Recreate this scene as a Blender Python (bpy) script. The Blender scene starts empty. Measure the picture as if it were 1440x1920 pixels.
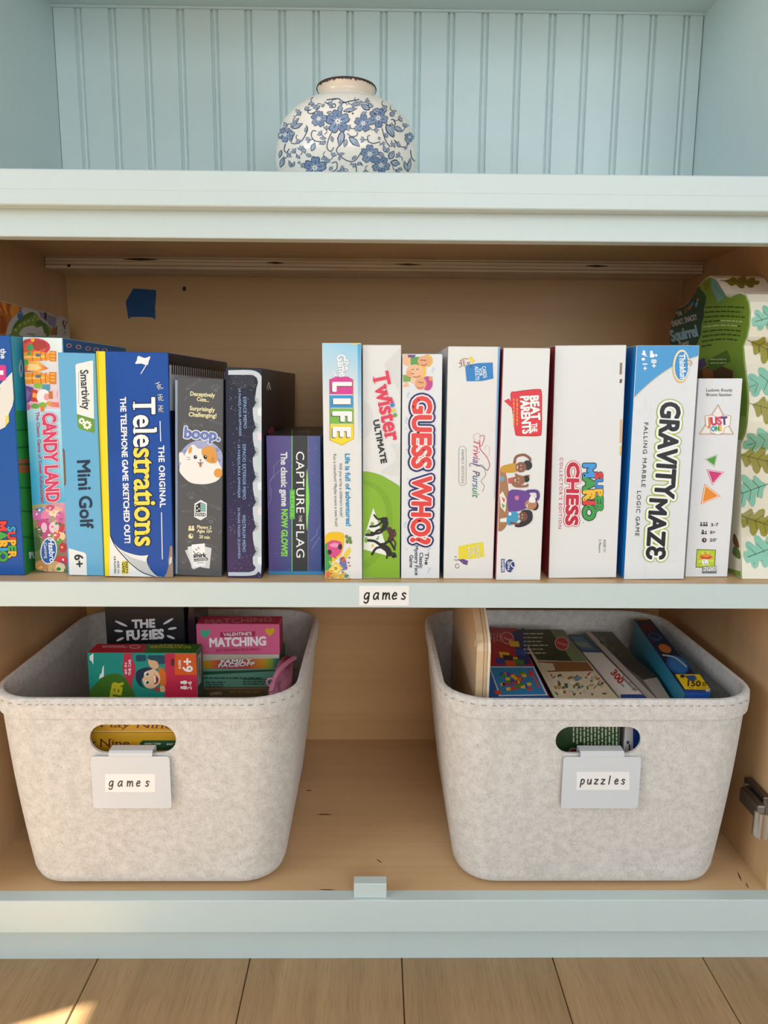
import bpy, bmesh, math, random
from mathutils import Vector, Matrix

random.seed(7)
SC = bpy.context.scene
COL = SC.collection

# ------------------------------------------------------------------ camera, light, exposure
EYE = 0.761                      # eye height above the room floor (m)
CAM_F, CAM_D = 1387.0, 0.836     # focal length in pixels of the 1440 x 1920 frame, distance to the counter edge
PITCH, YAW, ROLL = math.radians(9.62), math.radians(0.69), math.radians(0.39)
CAM_C = Vector((0.0, -CAM_D, EYE))
_f = Vector((math.sin(YAW) * math.cos(PITCH), math.cos(YAW) * math.cos(PITCH), -math.sin(PITCH)))
_r = _f.cross(Vector((0, 0, 1))).normalized()
_u = _r.cross(_f)
CAM_R = _r * math.cos(ROLL) + _u * math.sin(ROLL)
CAM_U = _u * math.cos(ROLL) - _r * math.sin(ROLL)
CAM_FW = _f
cam = bpy.data.cameras.new('camera')
cam.sensor_fit = 'VERTICAL'
cam.sensor_height = 36.0
cam.lens = CAM_F / 1920.0 * 36.0
cam.clip_start = 0.02
camo = bpy.data.objects.new('camera', cam)
m3 = Matrix((CAM_R, CAM_U, -CAM_FW)).transposed()
camo.matrix_world = Matrix.Translation(CAM_C) @ m3.to_4x4()
COL.objects.link(camo)
SC.camera = camo

w = bpy.data.worlds.new('daylight')
SC.world = w
w.use_nodes = True
w.node_tree.nodes['Background'].inputs[0].default_value = (0.75, 0.87, 1.0, 1)
w.node_tree.nodes['Background'].inputs[1].default_value = 1.0

def area(name, loc, rot, sx, sy, power, col):
    l = bpy.data.lights.new(name, 'AREA'); l.shape = 'RECTANGLE'; l.size = sx; l.size_y = sy
    l.energy = power; l.color = col
    o = bpy.data.objects.new(name, l); o.location = loc; o.rotation_euler = rot
    COL.objects.link(o); return o
# daylight coming through the room's windows (left wall and the wall behind the photographer)
area('window_daylight_left', (-2.54, -1.79, 1.52), (0, -math.pi / 2, 0), 1.15, 1.60, 47, (0.80, 0.91, 1.0))
area('window_daylight_back', (1.0, -3.32, 1.40), (math.pi / 2, 0, 0), 2.6, 1.6, 72, (0.87, 0.945, 1.0))
sun = bpy.data.lights.new('sun', 'SUN'); sun.energy = 34.0; sun.angle = 0.006; sun.color = (1.0, 0.93, 0.78)
suno = bpy.data.objects.new('sun', sun)
SUN_EL = math.radians(40.0)
sd = Vector((0.92 * math.cos(SUN_EL), 0.39 * math.cos(SUN_EL), -math.sin(SUN_EL))).normalized()
suno.rotation_euler = sd.to_track_quat('-Z', 'Y').to_euler()
COL.objects.link(suno)

SC.view_settings.view_transform = 'Standard'
SC.view_settings.look = 'None'
SC.view_settings.exposure = -0.38
SC.view_settings.gamma = 1.0
SC.view_settings.use_curve_mapping = False
SC.cycles.max_bounces = 8
SC.cycles.diffuse_bounces = 6

# ------------------------------------------------------------------ helpers
def ray(px, py):
    return CAM_FW + CAM_R * ((px - 720.0) / CAM_F) - CAM_U * ((py - 960.0) / CAM_F)
def aty(px, py, y):
    d = ray(px, py); return CAM_C + d * ((y - CAM_C.y) / d.y)
def atz(px, py, z):
    d = ray(px, py); return CAM_C + d * ((z - CAM_C.z) / d.z)
def atx(px, py, x):
    d = ray(px, py); return CAM_C + d * ((x - CAM_C.x) / d.x)
def Zm(ox, oy, s):
    return lambda x, y: (ox + x / s, oy + y / s)

def lin(c):
    c /= 255.0
    return c / 12.92 if c <= 0.04045 else ((c + 0.055) / 1.055) ** 2.4
def hx(s):
    s = s.lstrip('#')
    return (lin(int(s[0:2], 16)), lin(int(s[2:4], 16)), lin(int(s[4:6], 16)), 1.0)

MATS = {}
def _new(name):
    m = bpy.data.materials.new(name); m.use_nodes = True
    nt = m.node_tree; b = nt.nodes['Principled BSDF']
    return m, nt, b
def plain(name, col, rough=0.5, metal=0.0, spec=0.5, bump=0.0, bscale=200.0, vary=0.0, coat=0.0, alpha=1.0):
    if name in MATS: return MATS[name]
    m, nt, b = _new(name)
    c = hx(col) if isinstance(col, str) else tuple(col) + (1.0,)
    b.inputs['Base Color'].default_value = c
    b.inputs['Roughness'].default_value = rough
    b.inputs['Metallic'].default_value = metal
    b.inputs['Specular IOR Level'].default_value = spec
    b.inputs['Coat Weight'].default_value = coat
    b.inputs['Alpha'].default_value = alpha
    if bump or vary:
        tc = nt.nodes.new('ShaderNodeTexCoord'); n = nt.nodes.new('ShaderNodeTexNoise')
        n.inputs['Scale'].default_value = bscale; n.inputs['Detail'].default_value = 3
        nt.links.new(tc.outputs['Object'], n.inputs['Vector'])
        if bump:
            bp = nt.nodes.new('ShaderNodeBump'); bp.inputs['Strength'].default_value = bump; bp.inputs['Distance'].default_value = 0.001
            nt.links.new(n.outputs['Fac'], bp.inputs['Height']); nt.links.new(bp.outputs['Normal'], b.inputs['Normal'])
        if vary:
            mx = nt.nodes.new('ShaderNodeMix'); mx.data_type = 'RGBA'
            mx.inputs['A'].default_value = tuple(v * (1 - vary) for v in c[:3]) + (1,)
            mx.inputs['B'].default_value = tuple(min(1, v * (1 + vary)) for v in c[:3]) + (1,)
            nt.links.new(n.outputs['Fac'], mx.inputs['Factor']); nt.links.new(mx.outputs['Result'], b.inputs['Base Color'])
    MATS[name] = m; return m

def wood(name, c_lo, c_hi, axis, grain=1.0, rough=0.45, contrast=(0.3, 0.75), rand=False, fleck=0.0):
    """wood with its grain along the axis 0/1/2 of object space"""
    m, nt, b = _new(name)
    N = nt.nodes.new; L = nt.links.new
    tc = N('ShaderNodeTexCoord'); mp = N('ShaderNodeMapping')
    sc = [14.0 * grain] * 3; sc[axis] = 1.1 * grain
    mp.inputs['Scale'].default_value = sc
    L(tc.outputs['Object'], mp.inputs['Vector'])
    vec = mp.outputs['Vector']
    if rand:
        oi = N('ShaderNodeObjectInfo'); ad = N('ShaderNodeVectorMath'); ad.operation = 'ADD'
        ml = N('ShaderNodeVectorMath'); ml.operation = 'SCALE'; ml.inputs[0].default_value = (17, 31, 23)
        L(oi.outputs['Random'], ml.inputs['Scale']); L(vec, ad.inputs[0]); L(ml.outputs['Vector'], ad.inputs[1]); vec = ad.outputs['Vector']
    n1 = N('ShaderNodeTexNoise'); n1.inputs['Scale'].default_value = 1.0; n1.inputs['Detail'].default_value = 5; n1.inputs['Distortion'].default_value = 0.6
    L(vec, n1.inputs['Vector'])
    mp2 = N('ShaderNodeMapping'); s2 = [9.0] * 3; s2[axis] = 1.2; mp2.inputs['Scale'].default_value = s2
    L(vec, mp2.inputs['Vector'])
    n2 = N('ShaderNodeTexNoise'); n2.inputs['Scale'].default_value = 1.0; n2.inputs['Detail'].default_value = 6; n2.inputs['Roughness'].default_value = 0.7
    L(mp2.outputs['Vector'], n2.inputs['Vector'])
    ma = N('ShaderNodeMath'); ma.operation = 'MULTIPLY_ADD'; ma.inputs[1].default_value = 0.35
    L(n2.outputs['Fac'], ma.inputs[0])
    mb = N('ShaderNodeMath'); mb.operation = 'MULTIPLY'; mb.inputs[1].default_value = 0.65
    L(n1.outputs['Fac'], mb.inputs[0]); L(mb.outputs[0], ma.inputs[2])
    cr = N('ShaderNodeValToRGB')
    cr.color_ramp.elements[0].position = contrast[0]; cr.color_ramp.elements[1].position = contrast[1]
    cr.color_ramp.elements[0].color = tuple(c_lo) + (1,); cr.color_ramp.elements[1].color = tuple(c_hi) + (1,)
    L(ma.outputs[0], cr.inputs['Fac'])
    out = cr.outputs['Color']
    if fleck:
        mp3 = N('ShaderNodeMapping'); s3 = [420.0] * 3; s3[axis] = 22.0; mp3.inputs['Scale'].default_value = s3
        L(tc.outputs['Object'], mp3.inputs['Vector'])
        n3 = N('ShaderNodeTexNoise'); n3.inputs['Scale'].default_value = 1.0; n3.inputs['Detail'].default_value = 2
        L(mp3.outputs['Vector'], n3.inputs['Vector'])
        r3 = N('ShaderNodeMapRange'); r3.inputs['From Min'].default_value = 0.34; r3.inputs['From Max'].default_value = 0.5
        r3.inputs['To Min'].default_value = 1 - fleck; r3.inputs['To Max'].default_value = 1.0
        L(n3.outputs['Fac'], r3.inputs['Value'])
        mx = N('ShaderNodeMix'); mx.data_type = 'RGBA'; mx.blend_type = 'MULTIPLY'; mx.inputs['Factor'].default_value = 1
        L(out, mx.inputs['A']); L(r3.outputs['Result'], mx.inputs['B']); out = mx.outputs['Result']
    if rand:
        hs = N('ShaderNodeHueSaturation'); mr = N('ShaderNodeMapRange')
        mr.inputs['To Min'].default_value = 0.9; mr.inputs['To Max'].default_value = 1.1
        L(oi.outputs['Random'], mr.inputs['Value']); L(mr.outputs['Result'], hs.inputs['Value']); L(out, hs.inputs['Color']); out = hs.outputs['Color']
    L(out, b.inputs['Base Color'])
    b.inputs['Roughness'].default_value = rough
    bp = N('ShaderNodeBump'); bp.inputs['Strength'].default_value = 0.12; bp.inputs['Distance'].default_value = 0.001
    L(n2.outputs['Fac'], bp.inputs['Height']); L(bp.outputs['Normal'], b.inputs['Normal'])
    MATS[name] = m; return m

def ink_material():
    m, nt, b = _new('printed_ink')
    a = nt.nodes.new('ShaderNodeAttribute'); a.attribute_name = 'ink'
    nt.links.new(a.outputs['Color'], b.inputs['Base Color'])
    b.inputs['Roughness'].default_value = 0.42
    return m
INK = ink_material()

def finish(o, label=None, cat=None, group=None, kind=None):
    if label: o['label'] = label
    if cat: o['category'] = cat
    if group: o['group'] = group
    if kind: o['kind'] = kind
    return o
def empty(name, loc, label=None, cat=None, group=None, kind=None):
    o = bpy.data.objects.new(name, None); o.location = loc; o.empty_display_size = 0.02
    COL.objects.link(o); return finish(o, label, cat, group, kind)
def wloc(o):
    v = Vector(o.location)
    while o.parent: o = o.parent; v += Vector(o.location)
    return v
def link_mesh(name, me, parent=None, loc=None):
    o = bpy.data.objects.new(name, me); COL.objects.link(o)
    if parent is not None: o.parent = parent
    if loc is not None: o.location = loc
    return o
def mk(name, verts, faces, mat, parent=None, loc=None, smooth=False, fmats=None):
    """mesh from world-space verts; its origin sits at the parent's origin (or at loc when top-level)"""
    base = wloc(parent) if parent is not None else Vector(loc if loc is not None else (0, 0, 0))
    me = bpy.data.meshes.new(name)
    me.from_pydata([Vector(v) - base for v in verts], [], faces)
    for mt in (mat if isinstance(mat, (list, tuple)) else [mat]): me.materials.append(mt)
    if fmats: me.polygons.foreach_set('material_index', fmats)
    if smooth: me.polygons.foreach_set('use_smooth', [True] * len(me.polygons))
    me.update()
    return link_mesh(name, me, parent, None if parent is not None else base)
def from_bm(name, bm, mat, parent=None, loc=None, smooth=False):
    base = wloc(parent) if parent is not None else Vector(loc if loc is not None else (0, 0, 0))
    bmesh.ops.translate(bm, verts=bm.verts, vec=-base)
    bmesh.ops.recalc_face_normals(bm, faces=bm.faces)
    me = bpy.data.meshes.new(name); bm.to_mesh(me); bm.free()
    for mt in (mat if isinstance(mat, (list, tuple)) else [mat]): me.materials.append(mt)
    if smooth: me.polygons.foreach_set('use_smooth', [True] * len(me.polygons))
    return link_mesh(name, me, parent, None if parent is not None else base)
def bm_box(bm, x0, x1, y0, y1, z0, z1, bev=0.0, seg=1):
    vs = [bm.verts.new(p) for p in ((x0, y0, z0), (x1, y0, z0), (x1, y1, z0), (x0, y1, z0), (x0, y0, z1), (x1, y0, z1), (x1, y1, z1), (x0, y1, z1))]
    fs = [bm.faces.new([vs[i] for i in q]) for q in ((0, 3, 2, 1), (4, 5, 6, 7), (0, 1, 5, 4), (1, 2, 6, 5), (2, 3, 7, 6), (3, 0, 4, 7))]
    if bev:
        es = list({e for f in fs for e in f.edges})
        bmesh.ops.bevel(bm, geom=es, offset=bev, segments=seg, affect='EDGES', profile=0.5)
    return bm
def box(name, x0, x1, y0, y1, z0, z1, mat, parent=None, loc=None, bev=0.0, seg=1):
    bm = bmesh.new(); bm_box(bm, x0, x1, y0, y1, z0, z1, bev, seg)
    return from_bm(name, bm, mat, parent, loc)

# ------------------------------------------------------------------ printing on surfaces
_gc = {}
def glyphs(s, bold=0.0, shear=0.0, space=1.0):
    k = (s, round(bold, 4), shear, space)
    if k in _gc: return _gc[k]
    cu = bpy.data.curves.new('t', 'FONT'); cu.body = s; cu.offset = bold; cu.shear = shear; cu.space_character = space; cu.resolution_u = 3
    ob = bpy.data.objects.new('t', cu)
    me = bpy.data.meshes.new_from_object(ob)
    r = ([(v.co.x, v.co.y) for v in me.vertices], [tuple(p.vertices) for p in me.polygons])
    bpy.data.objects.remove(ob); bpy.data.curves.remove(cu); bpy.data.meshes.remove(me)
    _gc[k] = r; return r
def adv(ch):
    w = lambda s: max(v[0] for v in glyphs(s)[0]) - min(v[0] for v in glyphs(s)[0])
    return w('|' + ch + '|') - w('||')

SERIF = {'T': ((.5, 0, .26),), 't': ((.42, 0, .18),), 'l': ((.5, 0, .2), (.35, .70, .12)), 'i': ((.5, 0, .2), (.35, .44, .12)), 'r': ((.25, 0, .2), (.15, .44, .1)),
         'n': ((.2, 0, .18), (.82, 0, .18), (.1, .44, .1)), 'u': ((.15, .44, .14), (.8, .44, .14), (.95, 0, .1)), 'P': ((.2, 0, .22), (.15, .67, .16)), 'N': ((.13, 0, .2), (.13, .67, .16), (.87, .67, .2)),
         'v': ((.12, .44, .2), (.88, .44, .2)), 'w': ((.1, .44, .18), (.5, .44, .18), (.9, .44, .18)), 'y': ((.12, .44, .2), (.88, .44, .2)), 'a': ((.92, 0, .1),), 'H': ((.15, 0, .24), (.85, 0, .24), (.15, .67, .24), (.85, .67, .24)),
         'W': ((.1, .67, .22), (.9, .67, .22)), 'U': ((.12, .67, .24), (.88, .67, .24)), 'G': ((.85, .25, .2),), 'I': ((.5, 0, .26), (.5, .67, .26))}

class Flat:
    """a flat face: photo pixels are carried onto it along the sight line and become face coordinates"""
    def __init__(s, O, u, v, w=None, h=None):
        s.O = Vector(O); s.u = Vector(u).normalized(); s.v = Vector(v).normalized(); s.n = s.u.cross(s.v).normalized()
        if s.n.dot(CAM_C - s.O) < 0: s.n = -s.n
        s.w = w; s.h = h
    def __call__(s, px, py, lift):
        d = ray(px, py); t = (s.O - CAM_C).dot(s.n) / d.dot(s.n); p = CAM_C + d * t - s.O
        a, b = p.dot(s.u), p.dot(s.v)
        if s.w: a = min(max(a, 0.0004), s.w - 0.0004)
        if s.h: b = min(max(b, 0.0004), s.h - 0.0004)
        return s.O + s.u * a + s.v * b + s.n * lift

class Art:
    """collects flat printed shapes and builds one mesh coloured by its 'ink' attribute"""
    count = 0
    def __init__(s, face, zm=lambda x, y: (x, y), step=0.00010, base=0.00016):
        Art.count += 1
        s.face = face; s.zm = zm; s.V = []; s.F = []; s.C = []; s.step = step; s.base = base + (Art.count % 9) * 9e-6; s.k = 0
    def _add(s, pts, faces, cols, layer):
        # shapes of one layer lie a few microns apart so that no two faces coincide
        s.k += 1; o = len(s.V); lift = s.base + layer * s.step + (s.k % 29) * 0.8e-6
        for p in pts:
            s.V.append(s.face(*s.zm(*p), lift))
        for f in faces:
            s.F.append(tuple(i + o for i in f))
            s.C.append([cols[i] if isinstance(cols, list) else cols for i in f])
    def poly(s, pts, col, layer=0):
        cols = [hx(c) for c in col] if isinstance(col, (list, tuple)) else hx(col)
        s._add(pts, [tuple(range(len(pts)))], cols, layer); return s
    def fine(s, pts, col, layer=0, cuts=3):
        bm = bmesh.new(); bm.faces.new([bm.verts.new((p[0], p[1], 0)) for p in pts])
        bmesh.ops.triangulate(bm, faces=bm.faces)
        bmesh.ops.subdivide_edges(bm, edges=bm.edges, cuts=cuts, use_grid_fill=True)
        bm.verts.index_update()
        s._add([(v.co.x, v.co.y) for v in bm.verts], [tuple(v.index for v in f.verts) for f in bm.faces], hx(col), layer); bm.free(); return s
    def rect(s, x0, y0, x1, y1, col, layer=0):
        return s.poly([(x0, y0), (x1, y0), (x1, y1), (x0, y1)], col, layer)
    def ell(s, cx, cy, rx, ry, col, layer=0, rot=0, n=20, a0=0, a1=360):
        c, q = math.cos(math.radians(rot)), math.sin(math.radians(rot)); pts = []
        full = abs(a1 - a0) >= 360
        for i in range(n if full else n + 1):
            t = math.radians(a0 + (a1 - a0) * i / n); x, y = rx * math.cos(t), ry * math.sin(t)
            pts.append((cx + x * c - y * q, cy + x * q + y * c))
        return s.poly(pts, col, layer)
    def rrect(s, x0, y0, x1, y1, r, col, layer=0):
        pts = []
        for cx, cy, a in ((x1 - r, y0 + r, -90), (x1 - r, y1 - r, 0), (x0 + r, y1 - r, 90), (x0 + r, y0 + r, 180)):
            for i in range(5):
                t = math.radians(a + i * 22.5); pts.append((cx + r * math.cos(t), cy + r * math.sin(t)))
        return s.poly(pts, col, layer)
    def stroke(s, pts, wd, col, layer=0, smooth=False, closed=False, taper=False, cap=True):
        if smooth and len(pts) > 2: pts = spline(pts, closed)
        if closed: pts = list(pts) + [pts[0]]
        n = len(pts)
        for i in range(n - 1):
            (x0, y0), (x1, y1) = pts[i], pts[i + 1]; L = math.hypot(x1 - x0, y1 - y0)
            if L < 1e-6: continue
            nx, ny = -(y1 - y0) / L, (x1 - x0) / L
            w0 = wd / 2; w1 = wd / 2
            if taper: w0 = wd / 2 * math.sin(math.pi * max(0.06, min(0.94, i / (n - 1)))); w1 = wd / 2 * math.sin(math.pi * max(0.06, min(0.94, (i + 1) / (n - 1))))
            s.poly([(x0 + nx * w0, y0 + ny * w0), (x1 + nx * w1, y1 + ny * w1), (x1 - nx * w1, y1 - ny * w1), (x0 - nx * w0, y0 - ny * w0)], col, layer)
            if cap and not taper: s.ell(x0, y0, w0, w0, col, layer, n=8)
        if cap and not taper: s.ell(pts[-1][0], pts[-1][1], wd / 2, wd / 2, col, layer, n=8)
        return s
    def text(s, t, p0, p1, h, col, layer=0, bold=0.0, shear=0.0, space=1.0, outline=(), serif=False, lower=False, shadow=None, fith=True):
        """text whose baseline runs p0 -> p1 and is fitted to that length; h is the capital height"""
        gv, gf = glyphs(t, 0.0, shear, space)
        if not gv: return s
        x0 = min(v[0] for v in gv) - bold; x1 = max(v[0] for v in gv) + bold
        L = math.hypot(p1[0] - p0[0], p1[1] - p0[1]); dx, dy = (p1[0] - p0[0]) / L, (p1[1] - p0[1]) / L
        ux, uy = dy, -dx
        kx = L / (x1 - x0); ky = h / (0.449 if lower else 0.682); kw = min((kx + ky) / 2, 1.3 * min(kx, ky))
        f = lambda v: (p0[0] + dx * (v[0] - x0) * kx + ux * v[1] * ky, p0[1] + dy * (v[0] - x0) * kx + uy * v[1] * ky)
        # letters: connected islands of the glyph mesh, with their outline edges
        par = list(range(len(gv)))
        def find(a):
            while par[a] != a: par[a] = par[par[a]]; a = par[a]
            return a
        ec = {}
        for fc in gf:
            for q in fc[1:]: par[find(q)] = find(fc[0])
            for i in range(len(fc)):
                e = tuple(sorted((fc[i], fc[i - 1]))); ec[e] = ec.get(e, 0) + 1
        isl = {}
        for fc in gf: isl.setdefault(find(fc[0]), ([], []))[0].append(fc)
        for e, c in ec.items():
            if c == 1: isl[find(e[0])][1].append(e)
        pos = [0.0]
        for ch in t: pos.append(pos[-1] + adv(ch) * space)
        P = [f(v) for v in gv]
        def letter_col(ids):
            if isinstance(col, str): return col
            m_ = sum(gv[i][0] for i in ids) / len(ids); fr = (m_ - x0) / (x1 - x0) * pos[-1]; j = 0
            while j < len(t) - 1 and pos[j + 1] < fr: j += 1
            return col[j % len(col)]
        def ribbon(edges, wd, c, ly, ox=0.0, oy=0.0):
            c = hx(c); pv = []; pf = []; seen = set()
            for (a, b) in edges:
                (xa, ya), (xb, yb) = P[a], P[b]; l = math.hypot(xb - xa, yb - ya)
                if l < 1e-6: continue
                nx, ny = -(yb - ya) / l * wd, (xb - xa) / l * wd
                s._add([(xa + nx + ox, ya + ny + oy), (xb + nx + ox, yb + ny + oy), (xb - nx + ox, yb - ny + oy), (xa - nx + ox, ya - ny + oy)], [(0, 1, 2, 3)], c, ly)
                for i in (a, b):
                    if i not in seen:
                        seen.add(i); s._add([(P[i][0] + wd * math.cos(q * math.pi / 4) + ox, P[i][1] + wd * math.sin(q * math.pi / 4) + oy) for q in range(8)], [tuple(range(8))], c, ly)
        def fill(fcs, c, ly, ox=0.0, oy=0.0):
            ids = sorted({i for fc in fcs for i in fc}); mp = {i: k for k, i in enumerate(ids)}
            s._add([(P[i][0] + ox, P[i][1] + oy) for i in ids], [tuple(mp[i] for i in fc) for fc in fcs], hx(c), ly)
        for (fcs, eds) in isl.values():
            c = letter_col({i for fc in fcs for i in fc})
            for k, (ob, oc) in enumerate(outline): ribbon(eds, (bold + ob) * kw, oc, layer - len(outline) + k)
            if outline: fill(fcs, outline[-1][1], layer - 1)
            if shadow:
                fill(fcs, shadow[2], layer - 1 - len(outline), shadow[0], shadow[1])
                if bold: ribbon(eds, bold * kw, shadow[2], layer - 1 - len(outline), shadow[0], shadow[1])
            fill(fcs, c, layer)
            if bold: ribbon(eds, bold * kw, c, layer)
        if serif:
            x = 0.0; tot = sum(adv(c) for c in t) * space; sc = (x1 - x0) / tot
            for i, ch in enumerate(t):
                a = adv(ch) * space
                for (fx, fy, wd) in SERIF.get(ch, ()):
                    cx = x0 + (x + a * fx) * sc; hw = wd / 2 + bold; th = 0.035 + bold * 0.3
                    c = col if isinstance(col, str) else col[i % len(col)]
                    q = [(cx - hw, fy - (0 if fy == 0 else th)), (cx + hw, fy - (0 if fy == 0 else th)), (cx + hw, fy + th), (cx - hw, fy + th)]
                    for k, (ob, oc) in enumerate(outline):
                        s._add([f(v) for v in ((q[0][0] - ob, q[0][1] - ob), (q[1][0] + ob, q[1][1] - ob), (q[2][0] + ob, q[2][1] + ob), (q[3][0] - ob, q[3][1] + ob))], [(0, 1, 2, 3)], hx(oc), layer - len(outline) + k)
                    s._add([f(v) for v in q], [(0, 1, 2, 3)], hx(c), layer)
                x += a
        return s
    def lines(s, x0, y0, x1, y1, n, th, col, layer=0, vertical=False, rag=0.25, seed=1):
        """small print too fine to read: n rows of word-length dashes"""
        rnd = random.Random(seed)
        for i in range(n):
            a = (x0 if vertical else y0) + ((x1 - x0) if vertical else (y1 - y0)) * (i + .5) / n
            b0, b1 = (y0, y1) if vertical else (x0, x1)
            b1 = b0 + (b1 - b0) * (1 - rag * rnd.random()); p = b0
            while p < b1:
                q = min(b1, p + th * rnd.uniform(1.6, 5.5))
                if vertical: s.rect(a - th / 2, p, a + th / 2, q, col, layer)
                else: s.rect(p, a - th / 2, q, a + th / 2, col, layer)
                p = q + th * 0.8
        return s
    def build(s, name, parent, label=None):
        base = wloc(parent)
        me = bpy.data.meshes.new(name)
        me.from_pydata([v - base for v in s.V], [], s.F)
        me.materials.append(INK)
        at = me.color_attributes.new('ink', 'FLOAT_COLOR', 'CORNER')
        flat = [c for f in s.C for col in f for c in col]
        at.data.foreach_set('color', flat)
        me.update()
        o = link_mesh(name, me, parent)
        if label: o['label'] = label
        if name in STUFF_PRINTS: o['kind'] = 'stuff'
        return o

STUFF_PRINTS = {'paw_pattern', 'halftone_print', 'starfield_print', 'question_mark_print', 'floral_pattern', 'block_pattern', 'fine_print', 'story_text', 'comb_print'}
def spline(P, closed=False, k=6):
    out = []; n = len(P)
    rng = range(n if closed else n - 1)
    for i in rng:
        if closed: a, b, c, d = P[(i - 1) % n], P[i], P[(i + 1) % n], P[(i + 2) % n]
        else: a, b, c, d = P[max(0, i - 1)], P[i], P[i + 1], P[min(n - 1, i + 2)]
        for j in range(k):
            t = j / k
            out.append(tuple(0.5 * ((2 * b[q]) + (c[q] - a[q]) * t + (2 * a[q] - 5 * b[q] + 4 * c[q] - d[q]) * t * t + (3 * b[q] - a[q] - 3 * c[q] + d[q]) * t ** 3) for q in range(len(b))))
    if not closed: out.append(tuple(P[-1]))
    return out

HAND = {'g': ([(.85, .9), (.45, 1.0), (.1, .6), (.15, .12), (.5, .05), (.82, .5)], [(.88, 1.0), (.88, .1), (.78, -.45), (.42, -.6), (.12, -.42)]),
        'a': ([(.85, .9), (.45, 1.0), (.08, .6), (.12, .1), (.48, .03), (.8, .5)], [(.88, 1.0), (.84, .4), (1.0, .0)]),
        'm': ([(.02, 1.0), (.06, 0.0)], [(.05, .5), (.28, .95), (.48, .85), (.5, 0.0)], [(.5, .5), (.76, .97), (.95, .8), (1.0, .2), (1.1, 0.0)]),
        'e': ([(.1, .52), (.78, .62), (.7, .95), (.4, 1.0), (.08, .5), (.3, .03), (.85, .15)],),
        's': ([(.8, .85), (.45, 1.0), (.15, .8), (.4, .55), (.72, .3), (.5, .0), (.08, .1)],),
        'p': ([(.18, 1.0), (.05, -.6)], [(.14, .65), (.48, 1.0), (.88, .78), (.75, .2), (.38, .0), (.1, .22)]),
        'u': ([(.1, 1.0), (.08, .35), (.32, 0), (.68, .2), (.88, 1.0)], [(.88, 1.0), (.9, .0)]),
        'z': ([(.1, .97), (.9, .97)], [(.9, .97), (.05, .04)], [(.05, .04), (.92, .04)]),
        'l': ([(.45, 1.7), (.3, 0)],)}
def handwriting(art, word, x0, x1, yb, xh, wd, col, layer, slant=0.12):
    n = len(word); pitch = (x1 - x0) / (n - 0.25)
    for i, ch in enumerate(word):
        for st in HAND[ch]:
            pts = [(x0 + i * pitch + p[0] * xh * (1.05 if ch == 'm' else 0.84) + p[1] * xh * slant, yb - p[1] * xh) for p in st]
            art.stroke(pts, wd, col, layer, smooth=len(pts) > 2)

# ------------------------------------------------------------------ materials of the place
PAINT = plain('pale_blue_paint', (0.58, 0.685, 0.68), rough=0.38, bump=0.05, bscale=60, vary=0.02)
WALLP = plain('white_wall_paint', (0.46, 0.47, 0.47), rough=0.7)
PLY = wood('maple_plywood', (0.56, 0.355, 0.18), (0.74, 0.505, 0.275), 0, grain=0.7, rough=0.42)
BPLY = wood('maple_back_veneer', (0.52, 0.30, 0.125), (0.70, 0.43, 0.19), 0, grain=0.7, rough=0.45)
PLYV = wood('maple_plywood_upright', (0.56, 0.355, 0.18), (0.74, 0.505, 0.275), 2, grain=0.7, rough=0.42)
OAK = wood('oak_floor', (0.34, 0.20, 0.09), (0.54, 0.345, 0.17), 1, grain=1.6, rough=0.42, rand=True, fleck=0.16)
PLYEDGE = wood('plywood_edge', (0.70, 0.54, 0.36), (0.90, 0.77, 0.58), 0, grain=5.0, rough=0.7, contrast=(0.36, 0.6))
def felt_material(name, lo, hi, spk):
    m, nt, b = _new(name); N = nt.nodes.new; L = nt.links.new
    tc = N('ShaderNodeTexCoord')
    n1 = N('ShaderNodeTexNoise'); n1.inputs['Scale'].default_value = 95; n1.inputs['Detail'].default_value = 5; n1.inputs['Roughness'].default_value = 0.65
    n2 = N('ShaderNodeTexNoise'); n2.inputs['Scale'].default_value = 620; n2.inputs['Detail'].default_value = 3; n2.inputs['Distortion'].default_value = 1.5
    for n in (n1, n2): L(tc.outputs['Object'], n.inputs['Vector'])
    r1 = N('ShaderNodeValToRGB'); r1.color_ramp.elements[0].position = 0.36; r1.color_ramp.elements[1].position = 0.64
    r1.color_ramp.elements[0].color = lo + (1,); r1.color_ramp.elements[1].color = hi + (1,)
    L(n1.outputs['Fac'], r1.inputs['Fac'])
    r2 = N('ShaderNodeMapRange'); r2.inputs['From Min'].default_value = 0.3; r2.inputs['From Max'].default_value = 0.46; r2.inputs['To Min'].default_value = spk; r2.inputs['To Max'].default_value = 1.0
    L(n2.outputs['Fac'], r2.inputs['Value'])
    mx = N('ShaderNodeMix'); mx.data_type = 'RGBA'; mx.blend_type = 'MULTIPLY'; mx.inputs['Factor'].default_value = 1
    L(r1.outputs['Color'], mx.inputs['A']); L(r2.outputs['Result'], mx.inputs['B']); L(mx.outputs['Result'], b.inputs['Base Color'])
    b.inputs['Roughness'].default_value = 0.95; b.inputs['Specular IOR Level'].default_value = 0.1
    b.inputs['Sheen Weight'].default_value = 0.25
    bp = N('ShaderNodeBump'); bp.inputs['Strength'].default_value = 0.35; bp.inputs['Distance'].default_value = 0.0012
    L(n2.outputs['Fac'], bp.inputs['Height']); L(bp.outputs['Normal'], b.inputs['Normal'])
    return m
FELT = felt_material('felt', (0.62, 0.59, 0.55), (0.75, 0.72, 0.685), 0.62)
STITCH = plain('grey_thread', '8d8780', rough=0.9)
CHROME = plain('chrome', (0.75, 0.72, 0.68), rough=0.12, metal=1.0)
BRONZE = plain('dark_hinge_metal', (0.16, 0.13, 0.11), rough=0.35, metal=0.9)
WHITEM = plain('white_enamel', (0.66, 0.69, 0.72), rough=0.35)
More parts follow.
